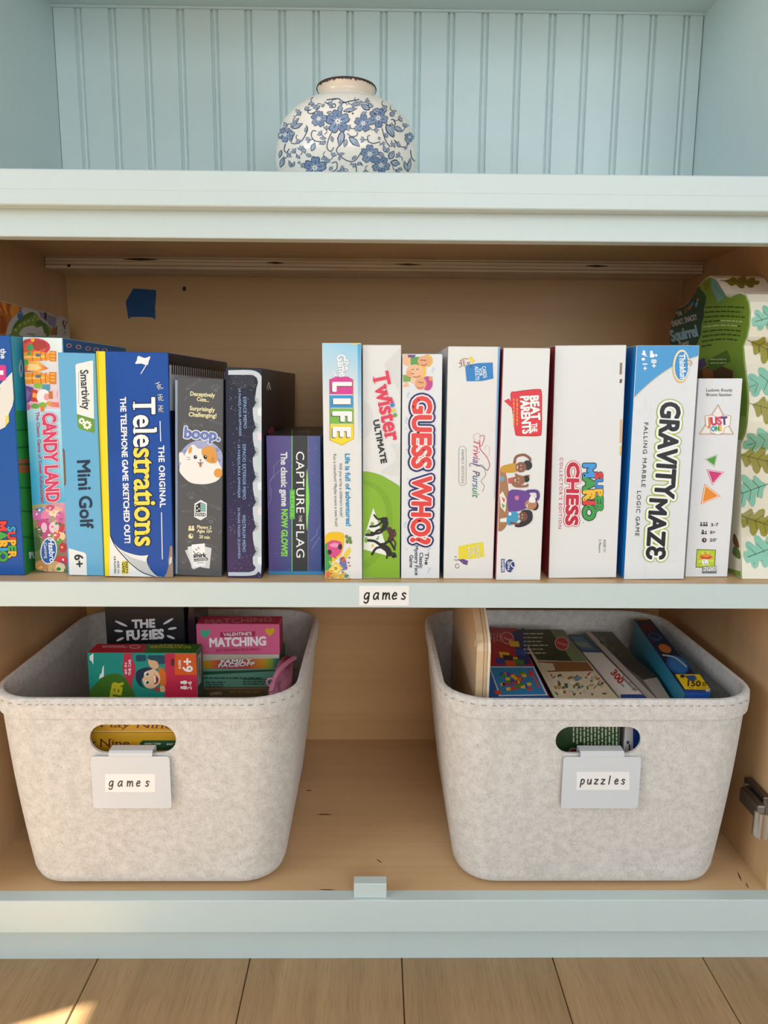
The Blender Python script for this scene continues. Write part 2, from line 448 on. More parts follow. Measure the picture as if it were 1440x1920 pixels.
STICK = plain('label_paper', (0.86, 0.85, 0.83), rough=0.5)

E = EYE
XL, XR, YB = -0.523, 0.521, 0.465           # inside faces of the base cabinet
Z_BOT, Z_SHELF, Z_CEIL, Z_TOP = E - 0.6545, E - 0.2312, E + 0.2035, E + 0.225

# ------------------------------------------------------------------ the room
fl = box('floor', -2.6, 2.4, -3.4, 0.49, -0.06, -0.0125, plain('subfloor', (0.05, 0.035, 0.02), rough=0.9), loc=(0, 0, 0))
finish(fl, 'wide plank oak floor in front of the cabinet', 'floor', kind='structure')
x = 0.0387 - 0.2045 * 12
bmP = bmesh.new(); bm_box(bmP, 0.0006, 0.2039, -3.4, 0.488, -0.012, 0.0, 0.0012)
first = from_bm('plank', bmP, OAK, fl); first.location = (x, 0, 0)
for k in range(1, 24):
    c = first.copy(); COL.objects.link(c); c.parent = fl; c.location = (x + 0.2045 * k, 0, 0)
wb = box('wall_back', -2.6, 2.4, 0.49, 0.6, 0, 2.6, WALLP, loc=(0, 0.49, 0)); finish(wb, 'plain white wall behind the built in cabinet', 'wall', kind='structure')
bm = bmesh.new()
WY0, WY1, WZ0, WZ1 = -2.60, -0.972, 0.70, 2.139     # window opening in the left wall
for q in ((-3.4, WY0, 0, 2.6), (WY1, 0.6, 0, 2.6), (WY0, WY1, 0, WZ0), (WY0, WY1, WZ1, 2.6)):
    bm_box(bm, -2.7, -2.6, q[0], q[1], q[2], q[3])
wl = from_bm('wall_left', bm, WALLP, loc=(-2.6, 0, 0)); finish(wl, 'white left wall of the room with a window opening', 'wall', kind='structure')
wr = box('wall_right', 2.4, 2.5, -3.4, 0.6, 0, 2.6, WALLP, loc=(2.4, 0, 0)); finish(wr, 'white right wall of the room', 'wall', kind='structure')
wf = box('wall_front', -2.7, 2.5, -3.5, -3.4, 0, 2.6, WALLP, loc=(0, -3.4, 0)); finish(wf, 'white wall behind the photographer', 'wall', kind='structure')
ce = box('ceiling', -2.7, 2.5, -3.5, 0.6, 2.6, 2.7, plain('ceiling_paint', (0.85, 0.85, 0.85), rough=0.8), loc=(0, 0, 2.6)); finish(ce, 'white ceiling of the room', 'ceiling', kind='structure')
bm = bmesh.new()
for q in ((WY0 - .06, WY0, WZ0 - .06, WZ1 + .06), (WY1, WY1 + .06, WZ0 - .06, WZ1 + .06), (WY0, WY1, WZ0 - .06, WZ0), (WY0, WY1, WZ1, WZ1 + .06)):
    bm_box(bm, -2.61, -2.585, q[0], q[1], q[2], q[3])
wi = from_bm('window_1', bm, WALLP, loc=(-2.6, -1.9, WZ0)); finish(wi, 'white framed window in the left wall', 'window', kind='structure')

# ------------------------------------------------------------------ base cabinet
cab = empty('base_cabinet', (0, 0.25, 0), 'pale blue built in cabinet with open maple plywood interior and middle shelf', 'cabinet')
box('side_panel', XL - 0.02, XL, 0.0428, 0.478, E - 0.7004, Z_CEIL - 0.0005, PLYV, cab)
box('side_panel', XR, XR + 0.02, 0.0428, 0.478, E - 0.7004, Z_CEIL - 0.0005, PLYV, cab)
bp_ = box('back_panel', XL, XR, YB, YB + 0.012, E - 0.7004, Z_CEIL - 0.0005, BPLY, cab)
bot_ = box('bottom_panel', XL, XR, 0.0425, YB, Z_BOT - 0.018, Z_BOT, PLY, cab)
box('top_panel', XL, XR, 0.0415, YB, Z_CEIL - 0.0045, Z_CEIL - 0.0006, PLY, cab)
box('top_rail', -0.58, 0.58, 0.0202, 0.0410, E + 0.160, Z_CEIL - 0.0006, PAINT, cab, bev=0.0008)
box('bottom_rail', -0.58, 0.58, 0.0220, 0.0425, E - 0.7005, E - 0.6545, PAINT, cab, bev=0.0008)
box('face_stile', -0.58, XL - 0.008, 0.0205, 0.0427, E - 0.6544, E + 0.1599, PAINT, cab)
box('face_stile', XR + 0.008, 0.58, 0.0205, 0.0427, E - 0.6544, E + 0.1599, PAINT, cab)
box('toe_kick', -0.58, 0.58, 0.0485, 0.066, 0.0, E - 0.7006, PAINT, cab)
sh = box('shelf', XL, XR, 0.0245, YB - 0.001, Z_SHELF - 0.019, Z_SHELF, PLY, cab)
box('edge_band', XL, XR, 0.0208, 0.0245, E - 0.2618, Z_SHELF - 0.0002, PAINT, sh, bev=0.0006)
cl = box('cleat', XL + 0.001, XR - 0.001, 0.384, YB - 0.001, E + 0.1808, Z_CEIL - 0.0046, PLYEDGE, cab, bev=0.0004)
# plies, voids and the pilot hole on the raw cut edge of the cleat
cf = Art(Flat((XL, 0.384, E + 0.1808), (1, 0, 0), (0, 0, 1), 1.044, 0.0225))
for (xa, xb, yy, wd, c) in ((230, 297, 486, 5, '4a2f1c'), (500, 534, 492.5, 4.5, '5a3b24'), (740, 790, 495.5, 4.0, '5c3d26'), (1098, 1140, 498.5, 4.5, '5a3b22')):
    cf.stroke([(xa, yy), ((xa + xb) / 2, yy + .4), (xb, yy + .8)], wd, c, 1, taper=True)
for (yy, c, wd) in ((481.5, 'b4905f', 1.6), (488.0, 'cdb082', 1.4), (495.0, 'b08c5c', 1.6)):
    cf.poly([(84, yy), (1322, yy + 13.2), (1322, yy + 13.2 + wd), (84, yy + wd)], c, 0)
cf.ell(129.5, 498, 3.2, 2.8, '1c100a', 2)
cf.build('ply_layer', cl)
# screw hole in the back panel
sh_ = Art(Flat((XL, YB, 0), (1, 0, 0), (0, 0, 1)))
sh_.ell(345.5, 541.5, 3.6, 4.6, '1a0e08', 0)
sh_.build('screw_hole', bp_)
# mineral streaks in the plywood floor
for (xa, ya, xb, yb, wd) in ((573, 1482, 585, 1482.5, 2.2), (594, 1527, 623, 1527.5, 2.6), (706, 1611, 716, 1618, 2.0), (598, 1668, 628, 1669, 2.0), (1383, 1635, 1390, 1652, 2.6), (1398, 1655, 1404, 1666, 2.2)):
    A_ = Art(Flat((0, 0, Z_BOT), (1, 0, 0), (0, 1, 0))); A_.stroke([(xa, ya), ((xa * 2 + xb) / 3, (ya * 2 + yb) / 3), ((xa + xb * 2) / 3, (ya + yb * 2) / 3), (xb, yb)], wd, '5a3c22', 0, taper=True); A_.build('grain_streak', bot_)
# door bumper on the bottom rail
bb = box('bumper', -0.0254, 0.0172, 0.0262, 0.0420, E - 0.6543, E - 0.6335, PAINT, cab, bev=0.0012, seg=2)
# concealed hinge on the right side panel
hb = box('hinge', XR - 0.011, XR - 0.0001, 0.050, 0.1035, E - 0.556, E - 0.5265, BRONZE, cab, bev=0.002, seg=2)
bm = bmesh.new()
bm_box(bm, XR - 0.024, XR - 0.0112, 0.040, 0.088, E - 0.5535, E - 0.532, 0.003, 2)
from_bm('hinge_arm', bm, BRONZE, hb)
bm = bmesh.new()
r = bmesh.ops.create_cone(bm, cap_ends=True, segments=28, radius1=0.0125, radius2=0.0125, depth=0.034)
bmesh.ops.translate(bm, verts=bm.verts, vec=(XR - 0.014, 0.040, E - 0.556))
from_bm('hinge_barrel', bm, CHROME, hb, smooth=False)
for dz in (-0.006, 0.006):
    bm = bmesh.new(); bmesh.ops.create_cone(bm, cap_ends=True, segments=14, radius1=0.003, radius2=0.003, depth=0.002)
    bmesh.ops.rotate(bm, verts=bm.verts, cent=(0, 0, 0), matrix=Matrix.Rotation(math.pi / 2, 3, 'Y'))
    bmesh.ops.translate(bm, verts=bm.verts, vec=(XR - 0.0118, 0.096, E - 0.541 + dz)); from_bm('screw', bm, CHROME, hb)

# ------------------------------------------------------------------ countertop
bm = bmesh.new()
bm_box(bm, -0.62, 0.62, 0.0, 0.488, Z_CEIL, Z_TOP, 0.0012)
bm_box(bm, -0.62, 0.62, 0.0, 0.0200, E + 0.1887, Z_CEIL + 0.002, 0.0012)
ct = from_bm('countertop', bm, PAINT, loc=(0, 0.24, Z_CEIL)); finish(ct, 'pale blue painted counter ledge carrying the floral vase', 'countertop')

# ------------------------------------------------------------------ hutch with beadboard back
HL, HR, HY, HZ = -0.4555, 0.4625, 0.308, E + 0.523
hu = empty('hutch', (0, 0.2, Z_TOP), 'pale blue hutch niche with beadboard back above the counter', 'hutch')
box('side_panel', HL - 0.03, HL, 0.03, HY + 0.02, Z_TOP + 0.0003, HZ + 0.25, PAINT, hu)
box('side_panel', HR, HR + 0.03, 0.03, HY + 0.02, Z_TOP + 0.0003, HZ + 0.25, PAINT, hu)
box('top_panel', HL, HR, 0.03, HY, HZ, HZ + 0.02, PAINT, hu)
bk = box('back_panel', HL, HR, HY + 0.006, HY + 0.02, Z_TOP + 0.0003, HZ + 0.25, PAINT, hu)
xs = [-0.4247 + 0.04773 * k for k in range(19)]
def board(x0, x1):
    pr = []
    g = 0.0035
    pr += [(x0, g)]
    for i in range(7):
        a = math.pi * i / 6; pr.append((x0 + 0.0042 - 0.0030 * math.cos(a), g - 0.0030 * math.sin(a)))
    pr += [(x0 + 0.0082, g), (x0 + 0.0096, 0.0), (x1 - 0.0016, 0.0), (x1, g)]
    V = [(p[0], HY + p[1], z) for z in (Z_TOP + 0.0004, HZ - 0.0004) for p in pr]
    n = len(pr)
    F = [(i, i + 1, n + i + 1, n + i) for i in range(n - 1)]
    V += [(pr[0][0], HY + 0.006, Z_TOP + 0.0004), (pr[-1][0], HY + 0.006, Z_TOP + 0.0004), (pr[0][0], HY + 0.006, HZ - 0.0004), (pr[-1][0], HY + 0.006, HZ - 0.0004)]
    F += [(2 * n, 0, n, 2 * n + 2), (n - 1, 2 * n + 1, 2 * n + 3, 2 * n - 1)]
    return V, F
edges = [xs[0] - 0.04773] + xs
for k, x0 in enumerate(edges):
    x1 = edges[k + 1] if k + 1 < len(edges) else HR
    if k == 0: x0 = HL - 0.009
    V, F = board(max(x0, HL) if k else x0, x1)
    if k == 0: V = [(max(v[0], HL + 0.0001), v[1], v[2]) for v in V]
    mk('beadboard_plank', V, F, PAINT, bk)
# caulk bead along the top corner
box('caulk_line', HL, HR, HY - 0.0035, HY, HZ - 0.003, HZ - 0.0002, PAINT, hu)

# ------------------------------------------------------------------ vase
VY = 0.15
VC = aty(650, 300, VY); VX = VC.x
kpx = 0.0883 / 132.5
prof = [(386, 66), (384, 78), (376, 92), (358, 110), (338, 124), (318, 131.5), (300, 132.3), (280, 130), (262, 126.5), (243, 120.5), (226, 108), (210, 91), (199, 73), (193, 60), (190, 52.5), (184, 49.5), (176, 51.5), (170, 54.5), (167.5, 54.8), (166.5, 53.2), (168, 50.5), (174, 47), (188, 45)]
vp = [(hw * kpx, aty(650, py, VY).z) for (py, hw) in prof]
vz0 = vp[0][1]
vp = [(r_, Z_TOP + 0.0002 + (z_ - vz0)) for r_, z_ in vp]
body = spline(vp[:15], k=5)[:-1]; neck = spline(vp[14:], k=4)
def revolve(name, pr, mat, parent, n=72, cap=False):
    V = []; F = []
    for (r_, z_) in pr:
        for i in range(n):
            a = 2 * math.pi * i / n; V.append((VX + r_ * math.cos(a), VY + r_ * math.sin(a), z_))
    for j in range(len(pr) - 1):
        for i in range(n):
            F.append((j * n + i, j * n + (i + 1) % n, (j + 1) * n + (i + 1) % n, (j + 1) * n + i))
    if cap: F.append(tuple(reversed(range(n))))
    return mk(name, V, F, mat, parent, smooth=True)
va = empty('vase', (VX, VY, Z_TOP), 'round white ceramic vase with blue flowers and a cream neck', 'vase')
GLAZE = plain('cream_glaze', (0.90, 0.85, 0.76), rough=0.16, vary=0.05, bscale=18)
vb = revolve('vase_body', body + [vp[14]], GLAZE, va, cap=True)
vn = revolve('vase_neck', neck, plain('bisque_glaze', (0.80, 0.66, 0.52), rough=0.2, vary=0.06, bscale=25), va)
# chipped brown lip
V = []; F = []; n = 160; rnd = random.Random(3)
R0 = 54.9 * kpx; zt = vp[18][1]
for i in range(n):
    a = 2 * math.pi * i / n
    dz = 0.0012 + 0.0026 * rnd.random() ** 1.5
    for (r_, z_) in ((R0 * 0.992 + 0.0004, zt - dz), (R0 + 0.0005, zt - 0.0008), (R0 - 0.0001, zt + 0.0008), (R0 - 0.0028, zt + 0.0009)):
        V.append((VX + r_ * math.cos(a), VY + r_ * math.sin(a), z_))
for i in range(n):
    j = (i + 1) % n
    for q in range(3): F.append((4 * i + q, 4 * j + q, 4 * j + q + 1, 4 * i + q + 1))
mk('vase_lip', V, F, plain('chipped_brown_lip', '3a2620', rough=0.5), va)
class Revolved:
    def __init__(s, pr): s.pr = sorted(((z_, r_) for r_, z_ in pr))
    def rad(s, z_):
        p = s.pr
        if z_ <= p[0][0]: return p[0][1]
        for i in range(len(p) - 1):
            if z_ <= p[i + 1][0]:
                d = p[i + 1][0] - p[i][0]
                t = (z_ - p[i][0]) / d if d > 1e-9 else 0
                return p[i][1] + (p[i + 1][1] - p[i][1]) * t
        return -0.05
    def __call__(s, px, py, lift):
        d = ray(px, py).normalized()
        f = lambda t: math.hypot(CAM_C.x + d.x * t - VX, CAM_C.y + d.y * t - VY) - s.rad(CAM_C.z + d.z * t)
        t0 = (VY - 0.10 - CAM_C.y) / d.y; t1 = (VY + 0.02 - CAM_C.y) / d.y; best = (9, t0); hit = None; N = 60
        for i in range(N + 1):
            t = t0 + (t1 - t0) * i / N; v = f(t)
            if v < best[0]: best = (v, t)
            if v < 0: hit = t; break
        if hit is None: t = best[1]
        else:
            a, b = hit - (t1 - t0) / N, hit
            for _ in range(14):
                m_ = (a + b) / 2
                if f(m_) < 0: b = m_
                else: a = m_
            t = b
        p = CAM_C + d * t
        r_ = s.rad(p.z); dr = (s.rad(p.z + .0005) - s.rad(p.z - .0005)) / .001
        rad = Vector((p.x - VX, p.y - VY, 0)).normalized()
        nrm = (rad - Vector((0, 0, 1)) * dr).normalized()
        return Vector((VX, VY, p.z)) + rad * r_ + nrm * lift
fa = Art(Revolved(body + [vp[14]]), Zm(480, 130, 4.235), step=0.00008, base=0.00042)
DK, MD, LT, INKB = '36425e', '849ab8', 'a3b4c9', '465672'
def petal(cx, cy, ang, L, W, c):
    def shp(k):
        pts = [(0.10, 0), (0.35, 0.42 * k), (0.72, 0.55 * k), (0.98, 0.33 * k), (0.90 + .02 * (k > .9), 0.04), (0.98, -0.33 * k), (0.72, -0.55 * k), (0.35, -0.42 * k)]
        return spline([(p[0] * L * (1 if k > .9 else .94), p[1] * W) for p in pts], True, 3)
    ca, sa = math.cos(ang), math.sin(ang)
    tr = lambda P: [(cx + p[0] * ca - p[1] * sa, cy + p[0] * sa + p[1] * ca) for p in P]
    fa.poly(tr(shp(1.0)), DK, 0); fa.poly(tr(shp(0.86)), c, 1)
    fa.stroke(tr([(L * .3, 0), (L * .62, 0)]), L * .05, DK, 2, cap=False)
def flower(cx, cy, R, rot=0, c=MD, squash=1.0):
    for k in range(5):
        a = math.radians(rot + 72 * k); petal(cx, cy, a, R, R * 0.70, c if k % 2 else '748bad')
    fa.ell(cx, cy, R * .22, R * .22, 'eee9e0', 3, n=10)
    for k in range(7):
        a = 2 * math.pi * k / 7; fa.ell(cx + R * .3 * math.cos(a), cy + R * .3 * math.sin(a), R * .05, R * .05, 'eee9e0', 4, n=6)
    fa.ell(cx, cy, R * .08, R * .08, '7d92b5', 4, n=6)
def leaf(x0, y0, x1, y1, W, c=LT):
    dx, dy = x1 - x0, y1 - y0
    f = lambda t, s: (x0 + dx * t - dy * s, y0 + dy * t + dx * s)
    W *= 1.3; k = W / math.hypot(dx, dy)
    o = [f(0, 0), f(.25, .36 * k), f(.55, .45 * k), f(.85, .18 * k), f(1, 0), f(.85, -.18 * k), f(.55, -.45 * k), f(.25, -.36 * k)]
    i = [f(.08, 0), f(.28, .24 * k), f(.55, .32 * k), f(.82, .1 * k), f(.92, 0), f(.82, -.1 * k), f(.55, -.32 * k), f(.28, -.24 * k)]
    fa.poly(o, DK, 0); fa.poly(i, c, 1); fa.stroke([f(.05, 0), f(.8, 0)], W * .07, DK, 2, cap=False)
def curl(P, wd=7): fa.stroke(P, wd, INKB, 0, smooth=True, cap=False)
for a in ((650, 415, 98, -95), (500, 395, 66, -80), (968, 388, 80, -60), (850, 430, 72, -85), (902, 672, 76, -90), (992, 760, 74, -60), (468, 780, 92, -85), (235, 520, 62, -120), (1215, 540, 40, -70)):
    flower(a[0], a[1], a[2], a[3])
for a in ((665, 345, 672, 280, 38), (690, 335, 805, 312, 30), (905, 325, 828, 275, 40), (905, 310, 912, 270, 40), (985, 345, 925, 320, 46), (560, 345, 620, 345, 24), (830, 365, 880, 338, 26),
          (690, 485, 660, 615, 52), (720, 555, 700, 620, 30), (735, 535, 825, 615, 44), (600, 530, 610, 580, 24), (560, 548, 505, 545, 22), (548, 575, 500, 595, 22), (530, 600, 555, 572, 18),
          (1030, 430, 1090, 545, 46), (1090, 455, 1165, 495, 36), (1060, 430, 1100, 540, 26), (985, 560, 970, 535, 20), (1010, 570, 1015, 610, 20), (1000, 585, 980, 605, 16), (1045, 545, 1020, 505, 24),
          (440, 650, 470, 580, 34), (390, 670, 380, 620, 22), (395, 675, 445, 690, 26), (1030, 660, 1010, 605, 26), (1040, 665, 1055, 615, 22), (1055, 715, 1095, 645, 44), (1065, 735, 1145, 750, 48), (970, 655, 1020, 700, 30),
          (285, 470, 375, 430, 34), (275, 465, 345, 385, 26), (265, 480, 280, 580, 44), (300, 530, 290, 490, 26), (205, 640, 185, 705, 26), (195, 780, 225, 690, 34), (280, 780, 262, 720, 22), (290, 775, 308, 730, 20),
          (350, 710, 325, 680, 22), (355, 735, 330, 745, 20), (360, 780, 385, 740, 28), (640, 810, 725, 815, 30), (580, 800, 610, 770, 24), (760, 760, 755, 740, 20), (790, 745, 770, 780, 24), (760, 715, 800, 685, 22), (800, 760, 835, 735, 22),
          (1200, 810, 1175, 725, 28), (1205, 815, 1225, 700, 30), (1160, 800, 1130, 780, 24), (1215, 600, 1190, 540, 22), (1140, 620, 1120, 580, 26), (1195, 610, 1180, 640, 20), (1035, 340, 1010, 300, 30), (1060, 345, 1095, 375, 30),
          (360, 345, 325, 360, 34), (385, 325, 425, 300, 30), (520, 300, 545, 275, 20), (600, 310, 585, 285, 20), (500, 315, 495, 285, 16), (390, 500, 405, 455, 22), (395, 545, 425, 550, 18), (650, 680, 705, 665, 22), (660, 690, 665, 725, 18)):
    leaf(*a)
for P in ([(480, 490), (450, 490), (440, 530), (465, 565), (510, 575), (555, 570)], [(610, 485), (575, 560), (565, 625), (595, 650), (618, 620)], [(905, 525), (885, 535), (895, 575), (935, 588), (985, 575)],
          [(1000, 470), (1020, 545), (1050, 600), (1078, 610), (1075, 565)], [(655, 610), (640, 650), (690, 705), (745, 730), (790, 720), (830, 665)], [(600, 745), (640, 735), (640, 790), (600, 815), (570, 815)],
          [(790, 745), (795, 780), (800, 820)], [(400, 445), (410, 480), (370, 560), (320, 590), (280, 585)], [(235, 590), (225, 640), (245, 660), (265, 630)], [(545, 260), (590, 285), (625, 275), (630, 300), (600, 305)],
          [(440, 320), (412, 335), (425, 352), (470, 340), (510, 290)], [(330, 390), (320, 430), (300, 460)], [(1070, 400), (1090, 400), (1105, 435), (1085, 445), (1075, 425)], [(1095, 560), (1140, 610), (1190, 615), (1205, 580)],
          [(1225, 640), (1235, 700), (1260, 730)], [(805, 500), (800, 525), (760, 535), (725, 510)], [(560, 245), (650, 235), (700, 262), (745, 255), (820, 240)], [(820, 735), (845, 765), (830, 740)]):
    curl(P)
rl = random.Random(21)
for (x_, y_) in ((330, 560), (360, 640), (310, 660), (430, 560), (540, 690), (560, 740), (610, 690), (700, 790), (860, 560), (870, 800), (940, 480), (1100, 590), (1140, 690), (1110, 800), (1180, 460), (300, 420), (440, 260), (760, 280), (780, 470), (560, 480), (250, 690), (520, 520), (720, 460), (600, 262), (690, 268), (800, 262), (870, 258), (480, 290), (1010, 290), (330, 350), (1080, 330), (1130, 400), (250, 440)):
    a = rl.uniform(0, 6.28)
    for s_ in (-.7, 0.1, .8): leaf(x_, y_, x_ + 38 * math.cos(a + s_), y_ + 38 * math.sin(a + s_), 15)
    curl([(x_, y_), (x_ - 22 * math.cos(a), y_ - 22 * math.sin(a)), (x_ - 40 * math.cos(a + .5), y_ - 40 * math.sin(a + .5))], 5)
for (x_, y_) in ((740, 340), (768, 352)): fa.ell(x_, y_, 8, 7, '4a2e22', 2, n=8)
# the far side of the vase carries the same pattern turned by half a turn
nv = len(fa.V); fa.V += [Vector((2 * VX - v.x, 2 * VY - v.y, v.z)) for v in fa.V]
fa.F += [tuple(i + nv for i in f_) for f_ in fa.F]; fa.C += fa.C
fa.build('floral_pattern', vb)

# ------------------------------------------------------------------ felt baskets
def rring(cx, cy, hx_, hy_, r_, z_, nc=8, ne=7):
    P = []
    for qx, qy, a0 in ((1, 1, 0), (-1, 1, 90), (-1, -1, 180), (1, -1, 270)):
        for i in range(nc + 1):
            a = math.radians(a0 + 90 * i / nc); P.append((cx + qx * (hx_ - r_) + r_ * math.cos(a), cy + qy * (hy_ - r_) + r_ * math.sin(a), z_))
        # straight run to the next corner
        nx_, ny_ = {0: (-1, 1), 90: (-1, -1), 180: (1, -1), 270: (1, 1)}[a0]
        b = math.radians(a0 + 90); p0 = P[-1]
        p1 = (cx + nx_ * (hx_ - r_) + r_ * math.cos(b), cy + ny_ * (hy_ - r_) + r_ * math.sin(b), z_)
        for i in range(1, ne): P.append(tuple(p0[k] + (p1[k] - p0[k]) * i / ne for k in range(3)))
    return P
Z_RIM = E - 0.3815
def basket(label, cx, cy, hxr, hyr, hxb, hyb, cyb, hole):
    zb = Z_BOT + 0.0006; H = Z_RIM - zb
    def at(z_, off):
        t = (z_ - zb) / H; tt = t + 0.10 * math.sin(math.pi * t)
        return (cx, cyb + (cy - cyb) * tt, hxb + (hxr - hxb) * tt + off, hyb + (hyr - hyb) * tt + off, 0.052 + 0.012 * t)
    rings = []
    def add(z_, off, rk=0.0):
        c = at(z_, off); rings.append(rring(c[0], c[1], c[2], c[3], max(0.012, c[4] + min(off, 0) + rk), z_))
    add(zb, -0.020); add(zb + 0.0022, -0.0105); add(zb + 0.008, -0.003); add(zb + 0.018, 0)
    for k in range(1, 9): add(zb + 0.018 + (H - 0.018 - 0.027) * k / 8, 0)
    add(Z_RIM - 0.0266, 0.0030); add(Z_RIM - 0.012, 0.0032); add(Z_RIM - 0.003, 0.0024); add(Z_RIM - 0.0006, 0.0006); add(Z_RIM, -0.0022); add(Z_RIM - 0.0008, -0.0048); add(Z_RIM - 0.003, -0.006)
    add(Z_RIM - 0.0265, -0.0062); add(Z_RIM - 0.0275, -0.0042)
    for k in range(7, -1, -1): add(zb + 0.012 + (H - 0.012 - 0.030) * k / 8, -0.004)
    add(zb + 0.005, -0.012)
    n = len(rings[0]); V = [p for r_ in rings for p in r_]; F = []
    for j in range(len(rings) - 1):
        for i in range(n): F.append((j * n + i, j * n + (i + 1) % n, (j + 1) * n + (i + 1) % n, (j + 1) * n + i))
    F.append(tuple(reversed(range(n)))); F.append(tuple((len(rings) - 1) * n + i for i in range(n)))
    root = empty('felt_basket', (cx, cy, zb), label, 'basket', 'felt storage baskets')
    ob = mk('basket_body', V, F, FELT, root, smooth=False)
    bmn = bmesh.new(); bmn.from_mesh(ob.data); bmesh.ops.recalc_face_normals(bmn, faces=bmn.faces); bmn.to_mesh(ob.data); bmn.free()
    # hand hole cut through front and back walls
    x0, x1, z0, z1 = hole; rr = (z1 - z0) / 2; bmc = bmesh.new(); pts = []
    for i in range(13): a = math.radians(-90 + 15 * i); pts.append((x1 - rr + rr * math.cos(a), (z0 + z1) / 2 + rr * math.sin(a)))
    for i in range(13): a = math.radians(90 + 15 * i); pts.append((x0 + rr + rr * math.cos(a), (z0 + z1) / 2 + rr * math.sin(a)))
    base = wloc(root)
    for (ya, yb_) in ((cy - hyr - 0.03, cy - hyr + 0.06), (cy + hyr - 0.06, cy + hyr + 0.03)):
        a = [bmc.verts.new(Vector((p[0], ya, p[1])) - base) for p in pts]; b = [bmc.verts.new(Vector((p[0], yb_, p[1])) - base) for p in pts]
        bmc.faces.new(a); bmc.faces.new(list(reversed(b)))
        for i in range(len(pts)): bmc.faces.new((a[i], b[i], b[(i + 1) % len(pts)], a[(i + 1) % len(pts)]))
    bmesh.ops.recalc_face_normals(bmc, faces=bmc.faces)
    cm = bpy.data.meshes.new('cut'); bmc.to_mesh(cm); bmc.free()
    co = bpy.data.objects.new('cut', cm); COL.objects.link(co); co.location = root.location
    md = ob.modifiers.new('cut', 'BOOLEAN'); md.operation = 'DIFFERENCE'; md.object = co; md.solver = 'EXACT'
    bpy.context.view_layer.update()
    dg = bpy.context.evaluated_depsgraph_get()
    nm = bpy.data.meshes.new_from_object(ob.evaluated_get(dg))
    ob.modifiers.clear(); old = ob.data; ob.data = nm; bpy.data.meshes.remove(old)
    bpy.data.objects.remove(co); bpy.data.meshes.remove(cm)
    nm.polygons.foreach_set('use_smooth', [True] * len(nm.polygons))
    try: nm.set_sharp_from_angle(angle=math.radians(38))
    except Exception: pass
    # stitching under the rim
    c = at(Z_RIM - 0.0075, 0.0036); ring = rring(c[0], c[1], c[2], c[3], c[4], Z_RIM - 0.0075, nc=14, ne=60)
    V = []; F = []; acc = 0.0
    for i in range(len(ring)):
        a = Vector(ring[i]); b = Vector(ring[(i + 1) % len(ring)])
        if i % 2 or (b - a).length < 1e-5: continue
        o = len(V); up = Vector((0, 0, 0.00045)); mid = (a + b) / 2; h = (b - a) * 0.42
        V += [mid - h - up, mid + h - up, mid + h + up, mid - h + up]; F.append((o, o + 1, o + 2, o + 3))
    mk('stitching', V, F, STITCH, root)
    # lower edge of the folded hem
    c = at(Z_RIM - 0.0270, 0.0010); r0 = rring(c[0], c[1], c[2], c[3], c[4], Z_RIM - 0.0276, nc=12, ne=8); r1 = rring(c[0], c[1], c[2] + 0.0012, c[3] + 0.0012, c[4], Z_RIM - 0.0268, nc=12, ne=8)
    m_ = len(r0); mk('hem_edge', r0 + r1, [(i, (i + 1) % m_, m_ + (i + 1) % m_, m_ + i) for i in range(m_)], plain('felt_hem_edge', 'a39a90', rough=0.95), root)
    return root
HOLE_L = (-0.3555, -0.2480, E - 0.4560, E - 0.4170)
HOLE_R = (0.2285, 0.3365, E - 0.4560, E - 0.4190)
bk_l = basket('felt basket with a games tag, under the dark game boxes', -0.2915, 0.2175, 0.1955, 0.188, 0.168, 0.168, 0.2145, HOLE_L)
bk_r = basket('felt basket with a puzzles tag, filled with puzzle boxes', 0.2880, 0.2175, 0.2020, 0.188, 0.176, 0.168, 0.2145, HOLE_R)

